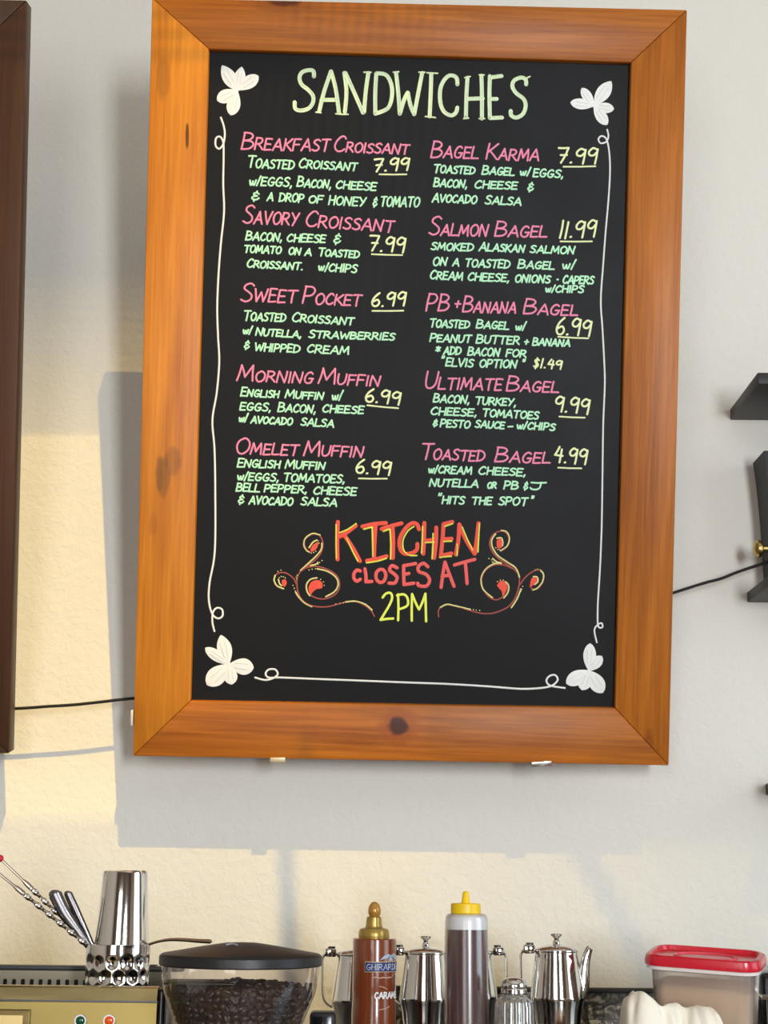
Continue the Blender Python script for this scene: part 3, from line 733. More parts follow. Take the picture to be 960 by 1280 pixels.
# second board at the left, mostly outside the picture
B2 = empty('framed_board', bp(-250, 942, .03), 'dark brown framed board hanging at the left edge of the picture', 'menu board')
DBW = wood('walnut_frame', srgb(84, 56, 38), srgb(58, 38, 26), 'z', rough=.42, seed=9)
o4 = [(-560, -14), (33, 0), (11, 942), (-583, 930)]; i4 = [(-500, 44), (-28, 58), (-50, 884), (-524, 874)]
for k in range(4):
    MB().prism([bp(*o4[k]), bp(*o4[(k + 1) % 4]), bp(*i4[(k + 1) % 4]), bp(*i4[k])], FW * .036, bevel=.0025).build('frame_rail', DBW, B2)
MB().prism([bp(-508, 36, .014), bp(-20, 50, .014), bp(-42, 892, .014), bp(-532, 882, .014)], FW * .010).build('slate_panel', SLATE, B2, smooth=False)

# cable behind the boards
CABLE = mat('black_cable', srgb(16, 15, 15), rough=.5)
CY = WALL_Y - .055
cp = catmull([at(-120, 890, CY), at(12, 886, CY), at(60, 883, CY), at(92, 881, CY), at(130, 877, CY), at(166, 873, CY), at(330, 858, CY), at(560, 824, CY), at(760, 768, CY), at(842, 741, CY), at(880, 729, CY), at(902, 723, CY), at(925, 714, CY), at(985, 694, CY)], 8)
tag(MB().tube(cp, .0026, 8).build('power_cable', CABLE, pos=cp[0]), 'black cable strung along the wall behind the menu board', 'cable')

# ------------------------------------------------------------------ wall shelves at the right
def shelf(px0, py0, thick_px, depth, length, name, lab):
    c = at(px0, py0, WALL_Y); th = thick_px * mpp(px0, py0, WALL_Y)
    e = empty(name, c, lab, 'shelf')
    MB().bbox((c.x, WALL_Y - depth, c.z), (c.x + length, WALL_Y, c.z + th), .002).build('shelf_board', BLACKWOOD, e)
    for dx in (.10, length - .1):
        MB().prism([(c.x + dx, WALL_Y, c.z - .0), (c.x + dx, WALL_Y - depth * .75, c.z), (c.x + dx, WALL_Y - .01, c.z - .07), (c.x + dx, WALL_Y, c.z - .07)], (.012, 0, 0)).build('bracket', BLACKP, e, smooth=False)
    return c, th
shelf(913, 525, 14, .20, .7, 'wall_shelf', 'upper black wooden wall shelf right of the menu board')
c2, th2 = shelf(934, 753, 13, .15, .7, 'wall_shelf', 'lower black wooden wall shelf carrying a black box')
c3, th3 = shelf(957, 994, 14, .14, .5, 'wall_shelf', 'lowest dark shelf just inside the right edge of the picture')
# black box with a round brass knob standing on the lower shelf
zb = c2.z + th2; YB = WALL_Y - .05
xl = at(961, 720, YB).x; zt = zat(948, 572, YB)
bx = empty('display_box', (xl + .1, YB, zb), 'black flared box with a brass knob on the lower wall shelf', 'box')
mb = MB(); prof = [(0, 0.0), (.0, .02), (.001, .5), (.004, .8), (.008, 1.0)]
v = []; f = []
for (o, t) in prof:
    z = zb + (zt - zb) * t
    v += [(xl - o, YB - .035 - o, z), (xl + .22 + o, YB - .035 - o, z), (xl + .22 + o, YB + .035, z), (xl - o, YB + .035, z)]
for i in range(4):
    for k in range(4): k2 = (k + 1) % 4; f.append([i * 4 + k, i * 4 + k2, i * 4 + 4 + k2, i * 4 + 4 + k])
f += [[3, 2, 1, 0], [16, 17, 18, 19]]
mb.add(v, f).build('body', mat('matte_black_box', srgb(20, 19, 20), rough=.6), bx, smooth=False)
BRASS = mat('aged_brass', (.55, .40, .14, 1), rough=.28, metal=1)
kz = at(948, 686, YB - .03)
MB().ball(kz, .0150, 20, (.62, 1, 1)).tube([kz, (xl + .003, YB - .03, kz.z)], .006, 10).build('knob', BRASS, bx)

# ------------------------------------------------------------------ counter, ledge, backsplash
LZ = CAMH - .262
BSY = WALL_Y
STONE = mat('dark_stone_counter', srgb(58, 52, 50), rough=.3, noise=.4, nscale=60)
CABW = mat('counter_cabinet_paint', srgb(92, 70, 56), rough=.5, noise=.15, nscale=10)
lc = empty('back_counter', (0.1, 2.25, 0), 'dark stone back counter under the menu board', 'counter')
MB().bbox((-2.2, 1.995, LZ - .035), (2.3, WALL_Y - .003, LZ), .004).build('counter_top', STONE, lc)
MB().box((-2.18, 2.02, 0), (2.28, WALL_Y - .003, LZ - .035)).build('cabinet_body', CABW, lc, smooth=False)
fc = empty('front_counter', (0.1, 1.7, 0), 'lower work counter with the espresso machine on it', 'counter')
MB().bbox((-2.2, 1.38, .88), (2.3, 1.993, .915), .004).build('counter_top', STONE, fc)
MB().box((-2.18, 1.42, 0), (2.28, 1.993, .88)).build('cabinet_body', CABW, fc, smooth=False)
bx0 = at(425, 1240, WALL_Y).x; bz = zat(800, 1241, WALL_Y - .01)
bs = empty('backsplash', (bx0, WALL_Y - .006, LZ), 'grey marbled stone mosaic backsplash with a dark top strip', 'backsplash')
MB().box((bx0, WALL_Y - .011, LZ), (2.3, WALL_Y, bz)).build('mosaic_tiles', mosaic_mat(), bs, smooth=False)
MB().bbox((bx0 - .002, WALL_Y - .016, bz), (2.302, WALL_Y, bz + .007), .001).build('edge_strip', BLACKP, bs)

# ------------------------------------------------------------------ lathe from picture measurements
def turned(cx, Y, rows):
    """rows = (radius px, y px) measured at depth Y -> real profile, bottom first"""
    x = at(cx, rows[0][1], Y).x
    out = [(r * mpp(cx, y, Y), zat(cx, y, Y)) for r, y in rows]
    return out
def axis(cx, y, Y): p = at(cx, y, Y); return (p.x, p.y)

# ---- espresso machine
MY = 1.78
mx1 = at(196, 1250, MY).x; mx0 = mx1 - .62
zlip = zat(80, 1233, MY); zgro = zat(80, 1250, MY); zgr2 = zat(80, 1253, MY); zbot = .915 + .03
em = empty('espresso_machine', ((mx0 + mx1) / 2, 1.88, .915), 'steel espresso machine, gold reflection put into its colour, with green and orange lights at lower left', 'espresso machine')
BY = 1.985
ztray = zlip - .020
b = MB()
b.box((mx0, MY + .012, zbot), (mx1, BY, ztray))
b.build('body', BLACKP, em, smooth=False)
MB().prism([(mx0, MY + .002, zgr2), (mx0, MY + .012, zgr2), (mx0, MY + .012, .98), (mx0, MY + .002, .98)], (mx1 - mx0, 0, 0)).build('front_panel', GOLD_REFL, em, smooth=False)
MB().prism([(mx0, MY, zgro), (mx0, MY + .004, zlip - .002), (mx0, MY + .008, zlip), (mx0, MY + .020, zlip), (mx0, MY + .020, zgro)], (mx1 - mx0, 0, 0)).build('top_lip', LIPM, em, smooth=False)
MB().box((mx0, MY + .006, zgr2 - .001), (mx1, MY + .020, zgro + .001)).build('dark_groove', BLACKG, em, smooth=False)  # black strip filling the groove below the top lip
VY = 1.955
zr0, zr1 = zat(60, 1213, VY), zat(60, 1207, VY)
xr = at(112, 1220, VY).x
MB().box((mx0, VY, ztray - .002), (mx1 - .01, VY + .012, zr0)).build('vent_panel', GREYPANEL, em, smooth=False)
MB().bbox((mx0, VY - .004, zr0), (mx1 + .006, VY + .020, zr1), .001).build('top_rail', BLACKP, em)
mb = MB()
for k in range(-12, 17):
    x = at(6.4 + 11.1 * k, 1228, VY).x
    if x > mx1 - .02 or x < mx0 + .01: continue
    wv = 2.4 * mpp(60, 1228, VY); zt_ = zat(60, 1224, VY); zb_ = ztray + .001
    poly = [(x - wv, VY - .0006, zb_), (x + wv, VY - .0006, zb_), (x + wv, VY - .0006, zt_ - wv * .6), (x + wv * .6, VY - .0006, zt_), (x - wv * .6, VY - .0006, zt_), (x - wv, VY - .0006, zt_ - wv * .6)]
    mb.prism(poly, (0, .0008, 0))
mb.build('vent_slots', BLACKG, em, smooth=False)
MB().bbox((mx1 - .001, MY + .004, zbot), (mx1 + 11 * mpp(196, 1250, MY), BY - .05, zat(200, 1236, MY)), .004).build('side_panel', BLACKG, em)
for sx in (mx0 + .06, mx1 - .06):
    for sy in (MY + .05, BY - .05): MB().lathe((sx, sy), [(.018, .915), (.016, .946)], 20).build('foot', BLACKP, em)
for cx, nm, mt, lab in ((100.5, 'indicator_light', mat('green_lens', srgb(10, 78, 48), rough=.12), 'dark green light'), (136.5, 'indicator_light', mat('orange_lens', srgb(236, 92, 20), rough=.15), 'orange light')):
    p = at(cx, 1276, MY); rr = 7 * mpp(cx, 1276, MY)
    bz_ = MB().tube([p + Vector((0, .004, 0)), p + Vector((0, -.001, 0))], [rr * 1.12, rr * 1.08], 24).build('light_bezel', DARKSTEEL, em)
    plabel(MB().ball(p + Vector((0, .001, 0)), rr, 24, (1, .55, 1)).build(nm, mt, bz_), lab)
pa, pb_ = at(-60, 1261, MY), at(36, 1300, MY)
dfr = MB().prism([(pa.x, MY - .003, pb_.z), (pb_.x, MY - .003, pb_.z), (pb_.x, MY - .003, pa.z), (pa.x, MY - .003, pa.z)], (0, .006, 0), bevel=.001).build('display_frame', mat('bronze_frame', srgb(96, 80, 44), rough=.35, metal=.8), em)
q0, q1 = at(-54, 1268, MY), at(28, 1296, MY)
MB().box((q0.x, MY - .0045, q1.z), (q1.x, MY - .002, q0.z)).build('display_plate', mat('pale_plate', srgb(205, 180, 120), rough=.3, metal=.5), dfr, smooth=False)
# black latch pieces at its right rear corner
mb = MB()
l0 = at(187, 1212, 1.97)
for (a, b_, y0, y1) in ((186, 196, 1206, 1211), (188, 206, 1210, 1216), (184, 190, 1214, 1232), (190, 206, 1228, 1234)):
    p, q = at(a, y1, 1.967), at(b_, y0, 1.967); mb.bbox((p.x, 1.958, p.z), (q.x, 1.978, q.z), .001)
mb.build('side_latch', BLACKP, em)

# ---- dimpled steel cup standing in the machine's tray, with what it holds
CY_ = 1.87
cx = 146
rc = axis(cx, 1225, CY_)
zb = ztray; ztop = zat(cx, 1180, CY_); r1 = 40.0 * mpp(cx, 1180, CY_); r0 = 39.0 * mpp(cx, 1225, CY_)
cup = empty('steel_cup', (rc[0], rc[1], zb), 'dimpled steel cup on the espresso machine holding bar tools', 'cup')
rows = 44; segs = 96; v = []; f = []
H = ztop - zb
for i in range(rows + 1):
    t = i / rows; z = zb + H * t; base = r0 + (r1 - r0) * t
    for k in range(segs):
        a = 2 * PI * k / segs; d = 0
        for j, tc_ in enumerate((.16, .42, .68)):
            ncol = 14; ph = (a * ncol / (2 * PI) + (.5 if j % 2 else 0)) % 1 - .5
            dx = ph * 2.3; dz = (t - tc_) / .145; q = dx * dx + dz * dz
            if q < 1: d = max(d, (1 - q) ** 1.5)
        if t < .04: base2 = base * (.97 + .03 * t / .04)
        else: base2 = base
        R = base2 - .0034 * d
        v.append((rc[0] + R * math.cos(a), rc[1] + R * math.sin(a), z))
n0 = len(v)
for (rr, zz) in ((r1 - .0015, ztop + .0006), (r1 - .0025, ztop), (r0 - .004, zb + .004)):
    for k in range(segs):
        a = 2 * PI * k / segs; v.append((rc[0] + rr * math.cos(a), rc[1] + rr * math.sin(a), zz))
for i in range(rows + 3):
    for k in range(segs): k2 = (k + 1) % segs; f.append([i * segs + k, i * segs + k2, (i + 1) * segs + k2, (i + 1) * segs + k])
f.append(list(range(segs))[::-1]); f.append(list(range((rows + 3) * segs, (rows + 4) * segs)))
new_obj('cup_body', v, f, STEEL, cup, angle=60)
# shaker tin upside down in the cup
ts = turned(153, CY_, [(34.6, 1198), (34.2, 1186), (33.6, 1178), (27.6, 1092), (26.6, 1089), (24.5, 1088), (23, 1089.2), (0.01, 1089.6)])
shx = at(151, 1180, CY_).x
sh = empty('shaker_tin', (shx + .001, rc[1] + .002, ts[0][1]), 'tall polished shaker tin upside down in the dimpled cup', 'shaker')
MB().lathe((shx + .001, rc[1] + .002), ts, 64).build('tin_body', STEEL, sh)
MB().lathe((shx + .001, rc[1] + .002), [(ts[0][0] * 1.012, ts[0][1] - .003), (ts[0][0] * 1.02, ts[0][1]), (ts[0][0] * 1.012, ts[0][1] + .003)], 64).build('rolled_rim', STEEL, sh)
# two twisted bar spoons
def bar_spoon(pa, pb, ptw0, lab, tip, dy):
    """pa = mouth of the cup, pb = far end; twisted from ptw0 (fraction) down"""
    A = at(*pa, CY_ + dy); B = at(*pb, CY_ + dy - .01); e = empty('bar_spoon', A, lab, 'bar spoon', 'bar spoons in the dimpled cup')
    d = (B - A).normalized(); n1 = d.cross(Vector((0, 1, 0))).normalized(); n2 = d.cross(n1)
    A2 = A - d * .028
    L = (B - A2).length; Lt = L * ptw0; N = 90; mb = MB(); v = []; f = []
    for i in range(N + 1):
        t = i / N; p = A2 + d * (Lt * t); a0 = t * Lt / .017 * 2 * PI * .5
        for k in range(8):
            th = 2 * PI * k / 8; ra = .0036 * (1 if k % 4 == 0 else .55 if k % 2 == 0 else .62)
            v.append(p + n1 * (ra * math.cos(th + a0)) + n2 * (ra * math.sin(th + a0)))
    for i in range(N):
        for k in range(8): k2 = (k + 1) % 8; f.append([i * 8 + k, i * 8 + k2, i * 8 + 8 + k2, i * 8 + 8 + k])
    mb.add(v, f).build('twisted_stem', STEEL, e)
    MB().tube([A2 + d * (Lt - .004), A2 + d * (Lt + .006), A2 + d * (Lt + .012), B], [.0030, .0030, .0016, .0014], 10).build('thin_stem', mat('copper_tinted_steel', (.42, .33, .28, 1), rough=.2, metal=1), e)
    if tip: plabel(MB().ball(B, .0046, 16).build('end_ball', mat('red_knob', srgb(205, 38, 52), rough=.25), e), 'red ball end')
    return e
bar_spoon((112, 1180), (0, 1073), .72, 'upper twisted bar spoon with a red ball end leaning left', True, -.002)
bar_spoon((108, 1181), (-22, 1075), .68, 'lower twisted bar spoon leaning left across the cup rim', False, -.016)
# two dark flat handles
def handle(pts, wds, lab, dy, mt):
    P = [at(x, y, CY_ + dy) for x, y in pts]; Q = catmull(P, 5)
    rr = []
    for i in range(len(Q)):
        t = i / (len(Q) - 1) * (len(wds) - 1); k = min(int(t), len(wds) - 2); rr.append((wds[k] + (wds[k + 1] - wds[k]) * (t - k)) * mpp(90, 1150, CY_))
    o = MB().tube(Q, [r_ for r_ in rr], 14, flat=((1, 0, -.4), .45)).ball(Q[0], rr[0] * .98, 14, (1, .45, .7)).build('tong_handle', mt, pos=P[-1])
    return tag(o, lab, 'utensil', 'dark steel handles in the cup')
handle([(69, 1118), (80, 1140), (96, 1162), (116, 1190)], [8.4, 8.0, 5.5, 4.0], 'left dark steel handle, the wider one, leaning in the cup', -.010, DARKSTEEL)
handle([(85, 1117), (93, 1135), (104, 1160), (118, 1192)], [5.2, 5.6, 5.4, 4.6], 'right dark steel handle, the narrower one, leaning in the cup', .006, DARKSTEEL)
# spoon with the handle bending over to the right
Q = catmull([at(168, 1196, CY_ - .004), at(180, 1184, CY_ - .004), at(192, 1178.5, CY_ - .004), at(208, 1175, CY_ - .006), at(224, 1174.5, CY_ - .008), at(246, 1176, CY_ - .01), at(265, 1177, CY_ - .012)], 6)
n = len(Q); rr = [.0016 + .0018 * max(0, (i / n - .35)) for i in range(n)]; rr[-1] = .0008
tag(MB().tube(Q, rr, 12, flat=((0, 0, 1), 2.6)).build('spoon_handle', mat('bronze_steel', (.40, .30, .22, 1), rough=.22, metal=1), pos=Q[0]), 'thin bronze spoon handle bending right out of the dimpled cup', 'spoon')

# ---- coffee grinder with its hopper of beans
GY = 1.69; gcx = 301
ga = axis(gcx, 1205, GY)
gr = empty('coffee_grinder', (ga[0], ga[1], .915), 'coffee grinder with a black lidded clear hopper full of dark beans', 'coffee grinder')
hp = turned(gcx, GY, [(44, 1400), (60, 1330), (78, 1284), (88, 1258), (94, 1242), (96.5, 1230), (97.5, 1218), (98, 1204)])
CLEAR = clear_mat('clear_hopper_plastic', (.93, .90, .88, 1), gloss=.05, rough=.05, diffuse=srgb(225, 205, 190), damt=.03)
hop = MB(); seg = 72; v = []; f = []
for (r_, z_) in hp:
    for k in range(seg): a = 2 * PI * k / seg; v.append((ga[0] + r_ * math.cos(a), ga[1] + r_ * math.sin(a), z_))
for i in range(len(hp) - 1):
    for k in range(seg): k2 = (k + 1) % seg; f.append([i * seg + k, i * seg + k2, (i + 1) * seg + k2, (i + 1) * seg + k])
hop.add(v, f).build('hopper', CLEAR, gr, angle=60)
lid_b, lid_t = zat(gcx, 1206.5, GY), zat(gcx, 1192.5, GY)
lr = 101.5 * mpp(gcx, 1200, GY)
prof = [(lr * .93, lid_b + .001), (lr - .001, lid_b), (lr, lid_b + .0012), (lr, lid_t - .002), (lr - .002, lid_t), (lr * .96, lid_t + .0008), (lr * .72, lid_t + .0044), (lr * .45, lid_t + .0086), (lr * .2, lid_t + .0118), (.0001, lid_t + .0126)]
hl = MB().lathe(ga, prof, 96).build('hopper_lid', BLACKP, gr, angle=30)
p = Vector((ga[0] - .008, ga[1] - .03, lid_t + .0112))
MB().tube([p + Vector((-.006, 0, -.0005)), p + Vector((0, .004, .001)), p + Vector((.006, 0, -.0005))], .0011, 6).build('lid_mark', mat('grey_print', srgb(150, 148, 145), rough=.5), hl)
# thin dark slide plate seen inside the hopper
MB().bbox((ga[0] - .078, ga[1] - .038, zat(gcx, 1229, GY)), (ga[0] - .003, ga[1] + .03, zat(gcx, 1226.5, GY)), .0006).bbox((ga[0] - .008, ga[1] - .03, zat(gcx, 1231, GY)), (ga[0] - .002, ga[1] + .03, zat(gcx, 1223.5, GY)), .0006).build('slide_plate', BLACKP, gr)
zc = hp[0][1]
MB().lathe(ga, [(.05, zc - .06), (.052, zc - .01), (.047, zc + .001)], 40).build('collar', BLACKP, gr)
MB().bbox((ga[0] - .075, ga[1] - .09, .93), (ga[0] + .075, ga[1] + .09, zc - .055), .012, 3).build('motor_body', BLACKP, gr)
MB().bbox((ga[0] - .085, ga[1] - .13, .915), (ga[0] + .085, ga[1] + .09, .932), .004).build('base_plate', BLACKP, gr)
# the beans themselves: nobody could count them
def rad_at(z):
    for i in range(len(hp) - 1):
        if hp[i][1] <= z <= hp[i + 1][1]:
            t = (z - hp[i][1]) / (hp[i + 1][1] - hp[i][1]); return hp[i][0] + (hp[i + 1][0] - hp[i][0]) * t
    return hp[0][0] if z < hp[0][1] else hp[-1][0]
ztopb = zat(gcx, 1240, GY)
proto = bmesh.new(); bmesh.ops.create_uvsphere(proto, u_segments=10, v_segments=6, radius=1)
pv = []
for vv in proto.verts:
    x, y, z = vv.co; z2 = z if z > 0 else z * .35
    gro = .32 * math.exp(-(y / .16) ** 2) if z < -.05 else 0
    pv.append(Vector((x * .0058, y * .0041, (z2 + gro) * .0040)))
proto.verts.index_update(); pf = [[q.index for q in fc_.verts] for fc_ in proto.faces]; proto.free()
bv = []; bf = []; rng = random.Random(3)
def bean(p, outward=None):
    e = Matrix.Rotation(rng.uniform(0, 2 * PI), 3, 'X') @ Matrix.Rotation(rng.uniform(0, 2 * PI), 3, 'Z')
    if outward is not None:
        q = (-outward).to_track_quat('Z' if rng.random() < .5 else '-Z', 'Y').to_matrix()
        e = q @ Matrix.Rotation(rng.uniform(-.5, .5), 3, 'X') @ Matrix.Rotation(rng.uniform(0, 2 * PI), 3, 'Z')
    k = len(bv); bv.extend(p + e @ w_ for w_ in pv); bf.extend([i + k for i in q] for q in pf)
z = hp[0][1] + .004
while z < ztopb + .004:
    R = rad_at(z) - .0062; n = int(2 * PI * R / .0092); ph = rng.random()
    for k in range(n):
        a = 2 * PI * (k + ph) / n
        if math.sin(a) > .45: continue
        out = Vector((math.cos(a), math.sin(a), 0)); bean(Vector((ga[0], ga[1], z + rng.uniform(-.0012, .0012))) + out * (R - rng.uniform(0, .0012)), out)
    z += .0062
for i in range(620):
    R = rad_at(ztopb) - .008; r_ = R * math.sqrt(rng.random()); a = rng.uniform(0, 2 * PI)
    bean(Vector((ga[0] + r_ * math.cos(a), ga[1] + r_ * math.sin(a), ztopb + .007 * (1 - (r_ / R) ** 2) - .001 + rng.uniform(-.003, .004))))
core = [(max(.01, r_ - .011), z_) for r_, z_ in hp if z_ < ztopb - .006] + [(rad_at(ztopb - .004) - .011, ztopb - .004), (.0001, ztopb - .001)]
mb = MB(); mb.v = bv; mb.f = bf; mb.lathe(ga, core, 40)
BEAN = mat('roasted_bean', srgb(40, 26, 19), rough=.34, noise=.35, nscale=120)
bo = mb.build('coffee_beans', BEAN, pos=(ga[0], ga[1], hp[0][1])); tag(bo, 'dark roasted coffee beans filling the clear grinder hopper', 'coffee beans'); bo['kind'] = 'stuff'

# ---- small black box in front of the creamers
KY = 2.03
p, q = at(387, 1300, KY), at(419.5, 1264, KY)
kb = empty('small_black_box', ((p.x + q.x) / 2, KY, LZ), 'small rounded black box on the counter right of the hopper', 'box')  # plain black plastic box, its use unknown
MB().bbox((p.x, KY - .018, LZ), (q.x, KY + .018, q.z), .005, 3).build('case', BLACKP, kb)
MB().bbox((p.x + .004, KY - .0195, LZ + .008), (q.x - .004, KY - .0175, q.z - .005), .0008).build('glossy_front', BLACKG, kb)

# ---- caramel sauce bottle
SY = 2.08; scx = 468
sa = axis(scx, 1200, SY); u = mpp(scx, 1200, SY)
cb = empty('sauce_bottle', (sa[0], sa[1], LZ), 'brown caramel sauce bottle with gold nozzle cap and blue label', 'bottle')
ra = 27.6 * u
zt = zat(scx, 1173, SY)
prof = [(ra * .86, LZ), (ra * .97, LZ + .003), (ra, LZ + .010), (ra, zat(scx, 1262, SY)), (ra * .975, zat(scx, 1250, SY)), (ra * .965, zat(scx, 1243, SY)), (ra * .985, zat(scx, 1238, SY)), (ra * .985, zt - .004), (ra * .97, zt - .001), (ra * .93, zt), (ra * .62, zt + .001), (ra * .6, zt + .004)]
CARA = mat('caramel_sauce', srgb(126, 58, 24), rough=.22, noise=.12, nscale=14, coat=.6)
MB().lathe(sa, prof, 64).build('bottle_body', CARA, cb, angle=30)
GOLD = mat('gold_cap_plastic', srgb(176, 146, 74), rough=.30, metal=.55, noise=.15, nscale=120)
cp_ = turned(scx, SY, [(18.2, 1174), (19.2, 1171), (18.6, 1164), (17.0, 1161), (11.5, 1159.5), (10.4, 1158), (9.4, 1147), (7.2, 1145.5)])
MB().lathe((sa[0] - 1.0 * u, sa[1]), cp_, 48, rf=lambda a, i: 1 + (.012 * math.cos(a * 24) if i in (1, 2, 3) else 0)).build('cap', GOLD, cb, angle=30)
tp = turned(scx, SY, [(5.2, 1146.5), (7.4, 1143), (8.0, 1139), (7.6, 1135), (6.0, 1131), (3.4, 1128), (.01, 1127)])
MB().lathe((sa[0] - .6 * u, sa[1]), tp, 40).build('nozzle_tip', mat('amber_tip', srgb(186, 136, 58), rough=.22, metal=.2), cb)
def cyl(R): 
    def fm(th, y, lift):                                    # th in degrees round the bottle (0 = towards the camera), y in pixels
        a = math.radians(th) - PI / 2; r_ = R + .0004 + lift
        return Vector((sa[0] + r_ * math.cos(a), sa[1] + r_ * math.sin(a), zat(scx, y, SY)))
    return fm
fm = cyl(ra * .985)
def patch_(mb, t0, t1, y0, y1, lift, n=24):
    v = []; f = []
    for i in range(n + 1):
        t = t0 + (t1 - t0) * i / n; v += [fm(t, y0, lift), fm(t, y1, lift)]
    for i in range(n): f.append([2 * i, 2 * i + 1, 2 * i + 3, 2 * i + 2])
    mb.add(v, f)
mb = MB(); patch_(mb, -25, 108, 1200.4, 1213.8, .0000); mb.build('label_border', mat('label_gold', srgb(190, 165, 110), rough=.4), cb)
mb = MB(); patch_(mb, -23.6, 106.6, 1201.6, 1212.8, .0003); plabel(mb.build('brand_label', mat('label_blue', srgb(24, 44, 110), rough=.4), cb), 'navy blue band label')
def wmap(k): return lambda x, y, lift: fm(x / k, y, lift * .4)
LW = mat('label_white', srgb(240, 240, 236), rough=.5)
kk = .48
mb = MB(); word(mb, 'GHIRARDELLI', -20 * kk, 102 * kk, 1210.8, 1210.8, 7.0, 7.0, 1.25, 0, wmap(kk), .0011, jit=0); mb.build('label_lettering', LW, cb)
mb = MB(); word(mb, 'CARAMEL', 2 * kk, 84 * kk, 1246, 1246, 7.4, 7.4, 1.7, 0, wmap(kk), .0009, jit=0); mb.build('flavour_lettering', LW, cb)
LC = mat('label_cream', srgb(222, 196, 170), rough=.5)
mb = MB()
ribbon(mb, [(-2 * kk, 1220.4), (6 * kk, 1219.6), (14 * kk, 1221), (24 * kk, 1220), (34 * kk, 1220.8), (50 * kk, 1220)], 1.0, wmap(kk), .0009)
mb.build('label_flourish', LC, cb); mb = MB()
ribbon(mb, [(14 * kk, 1231), (24 * kk, 1232), (36 * kk, 1234.5)], .7, wmap(kk), .0009)
mb.build('label_flourish', LC, cb); mb = MB()
ribbon(mb, [(14 * kk, 1260), (30 * kk, 1259), (44 * kk, 1256)], .8, wmap(kk), .0009)
mb.build('label_flourish', LC, cb)
mb = MB()                                                # spread wings above the label
for pts in ([(14, 1199), (26, 1193), (38, 1191), (46, 1193), (36, 1196)], [(46, 1193), (58, 1190.5), (72, 1193), (86, 1199), (60, 1197)], [(38, 1200), (46, 1192), (56, 1200)]):
    q = [fm(a, y, .0005) for a, y in pts]; mb.add(q, [list(range(len(q)))])
mb.build('label_emblem', mat('emblem_blue_grey', srgb(176, 190, 208), rough=.4), cb)

# ---- squeeze bottle with a yellow cap
HY = 2.06; hcx = 583
ha = axis(hcx, 1200, HY); u = mpp(hcx, 1200, HY)
hb = empty('squeeze_bottle', (ha[0], ha[1], LZ), 'tall squeeze bottle of dark syrup with a yellow nozzle cap', 'bottle')
body = turned(hcx, HY, [(28.0, 1290), (27.4, 1200), (27.0, 1165), (26.8, 1152), (26.0, 1146), (24.0, 1142.8), (19.5, 1141.5)])
body = [(.024, LZ), (.0285, LZ + .002), (28.6 * u, LZ + .008)] + body
MILKY = clear_mat('milky_plastic', (.95, .95, .95, 1), gloss=.05, rough=.22, diffuse=srgb(236, 220, 215), damt=.07)
v = MB(); seg = 56; vv = []; ff = []
for (r_, z_) in body:
    for k in range(seg): a = 2 * PI * k / seg; vv.append((ha[0] + r_ * math.cos(a), ha[1] + r_ * math.sin(a), z_))
for i in range(len(body) - 1):
    for k in range(seg): k2 = (k + 1) % seg; ff.append([i * seg + k, i * seg + k2, (i + 1) * seg + k2, (i + 1) * seg + k])
v.add(vv, ff).build('bottle_body', MILKY, hb, angle=30)
inner = [(max(.001, r_ - .0009), z_ + (.001 if i < 2 else 0)) for i, (r_, z_) in enumerate(body) if z_ < zat(hcx, 1164, HY)]
inner += [(26.7 * u - .0009, zat(hcx, 1162, HY)), (.0001, zat(hcx, 1162, HY))]
plabel(MB().lathe(ha, inner, 56).build('syrup', mat('dark_syrup', srgb(72, 26, 20), rough=.25, coat=.3), hb), 'dark red brown syrup')
# the empty top of the bottle is milky all the way through
plabel(MB().lathe(ha, [(26.2 * u, zat(hcx, 1161.6, HY)), (26.0 * u, zat(hcx, 1152, HY)), (25 * u, zat(hcx, 1146, HY)), (20 * u, zat(hcx, 1142.6, HY))], 56).build('bottle_shoulder', mat('milky_shoulder', srgb(250, 250, 250), rough=.4), hb), 'empty milky shoulder')
YCAP = mat('yellow_cap_plastic', srgb(250, 206, 14), rough=.38)
capp = turned(hcx - .5, HY, [(17.8, 1142), (18.6, 1141), (18.4, 1130.5), (17.4, 1129.2), (6, 1128.6), (5.2, 1127), (4.2, 1118), (3.6, 1115.5), (2.0, 1114), (.01, 1113.8)])
MB().lathe((ha[0] - .6 * u, ha[1]), capp, 60, rf=lambda a, i: 1 + (.010 * math.cos(a * 30) if i in (1, 2) else 0)).build('nozzle_cap', YCAP, hb, angle=35)

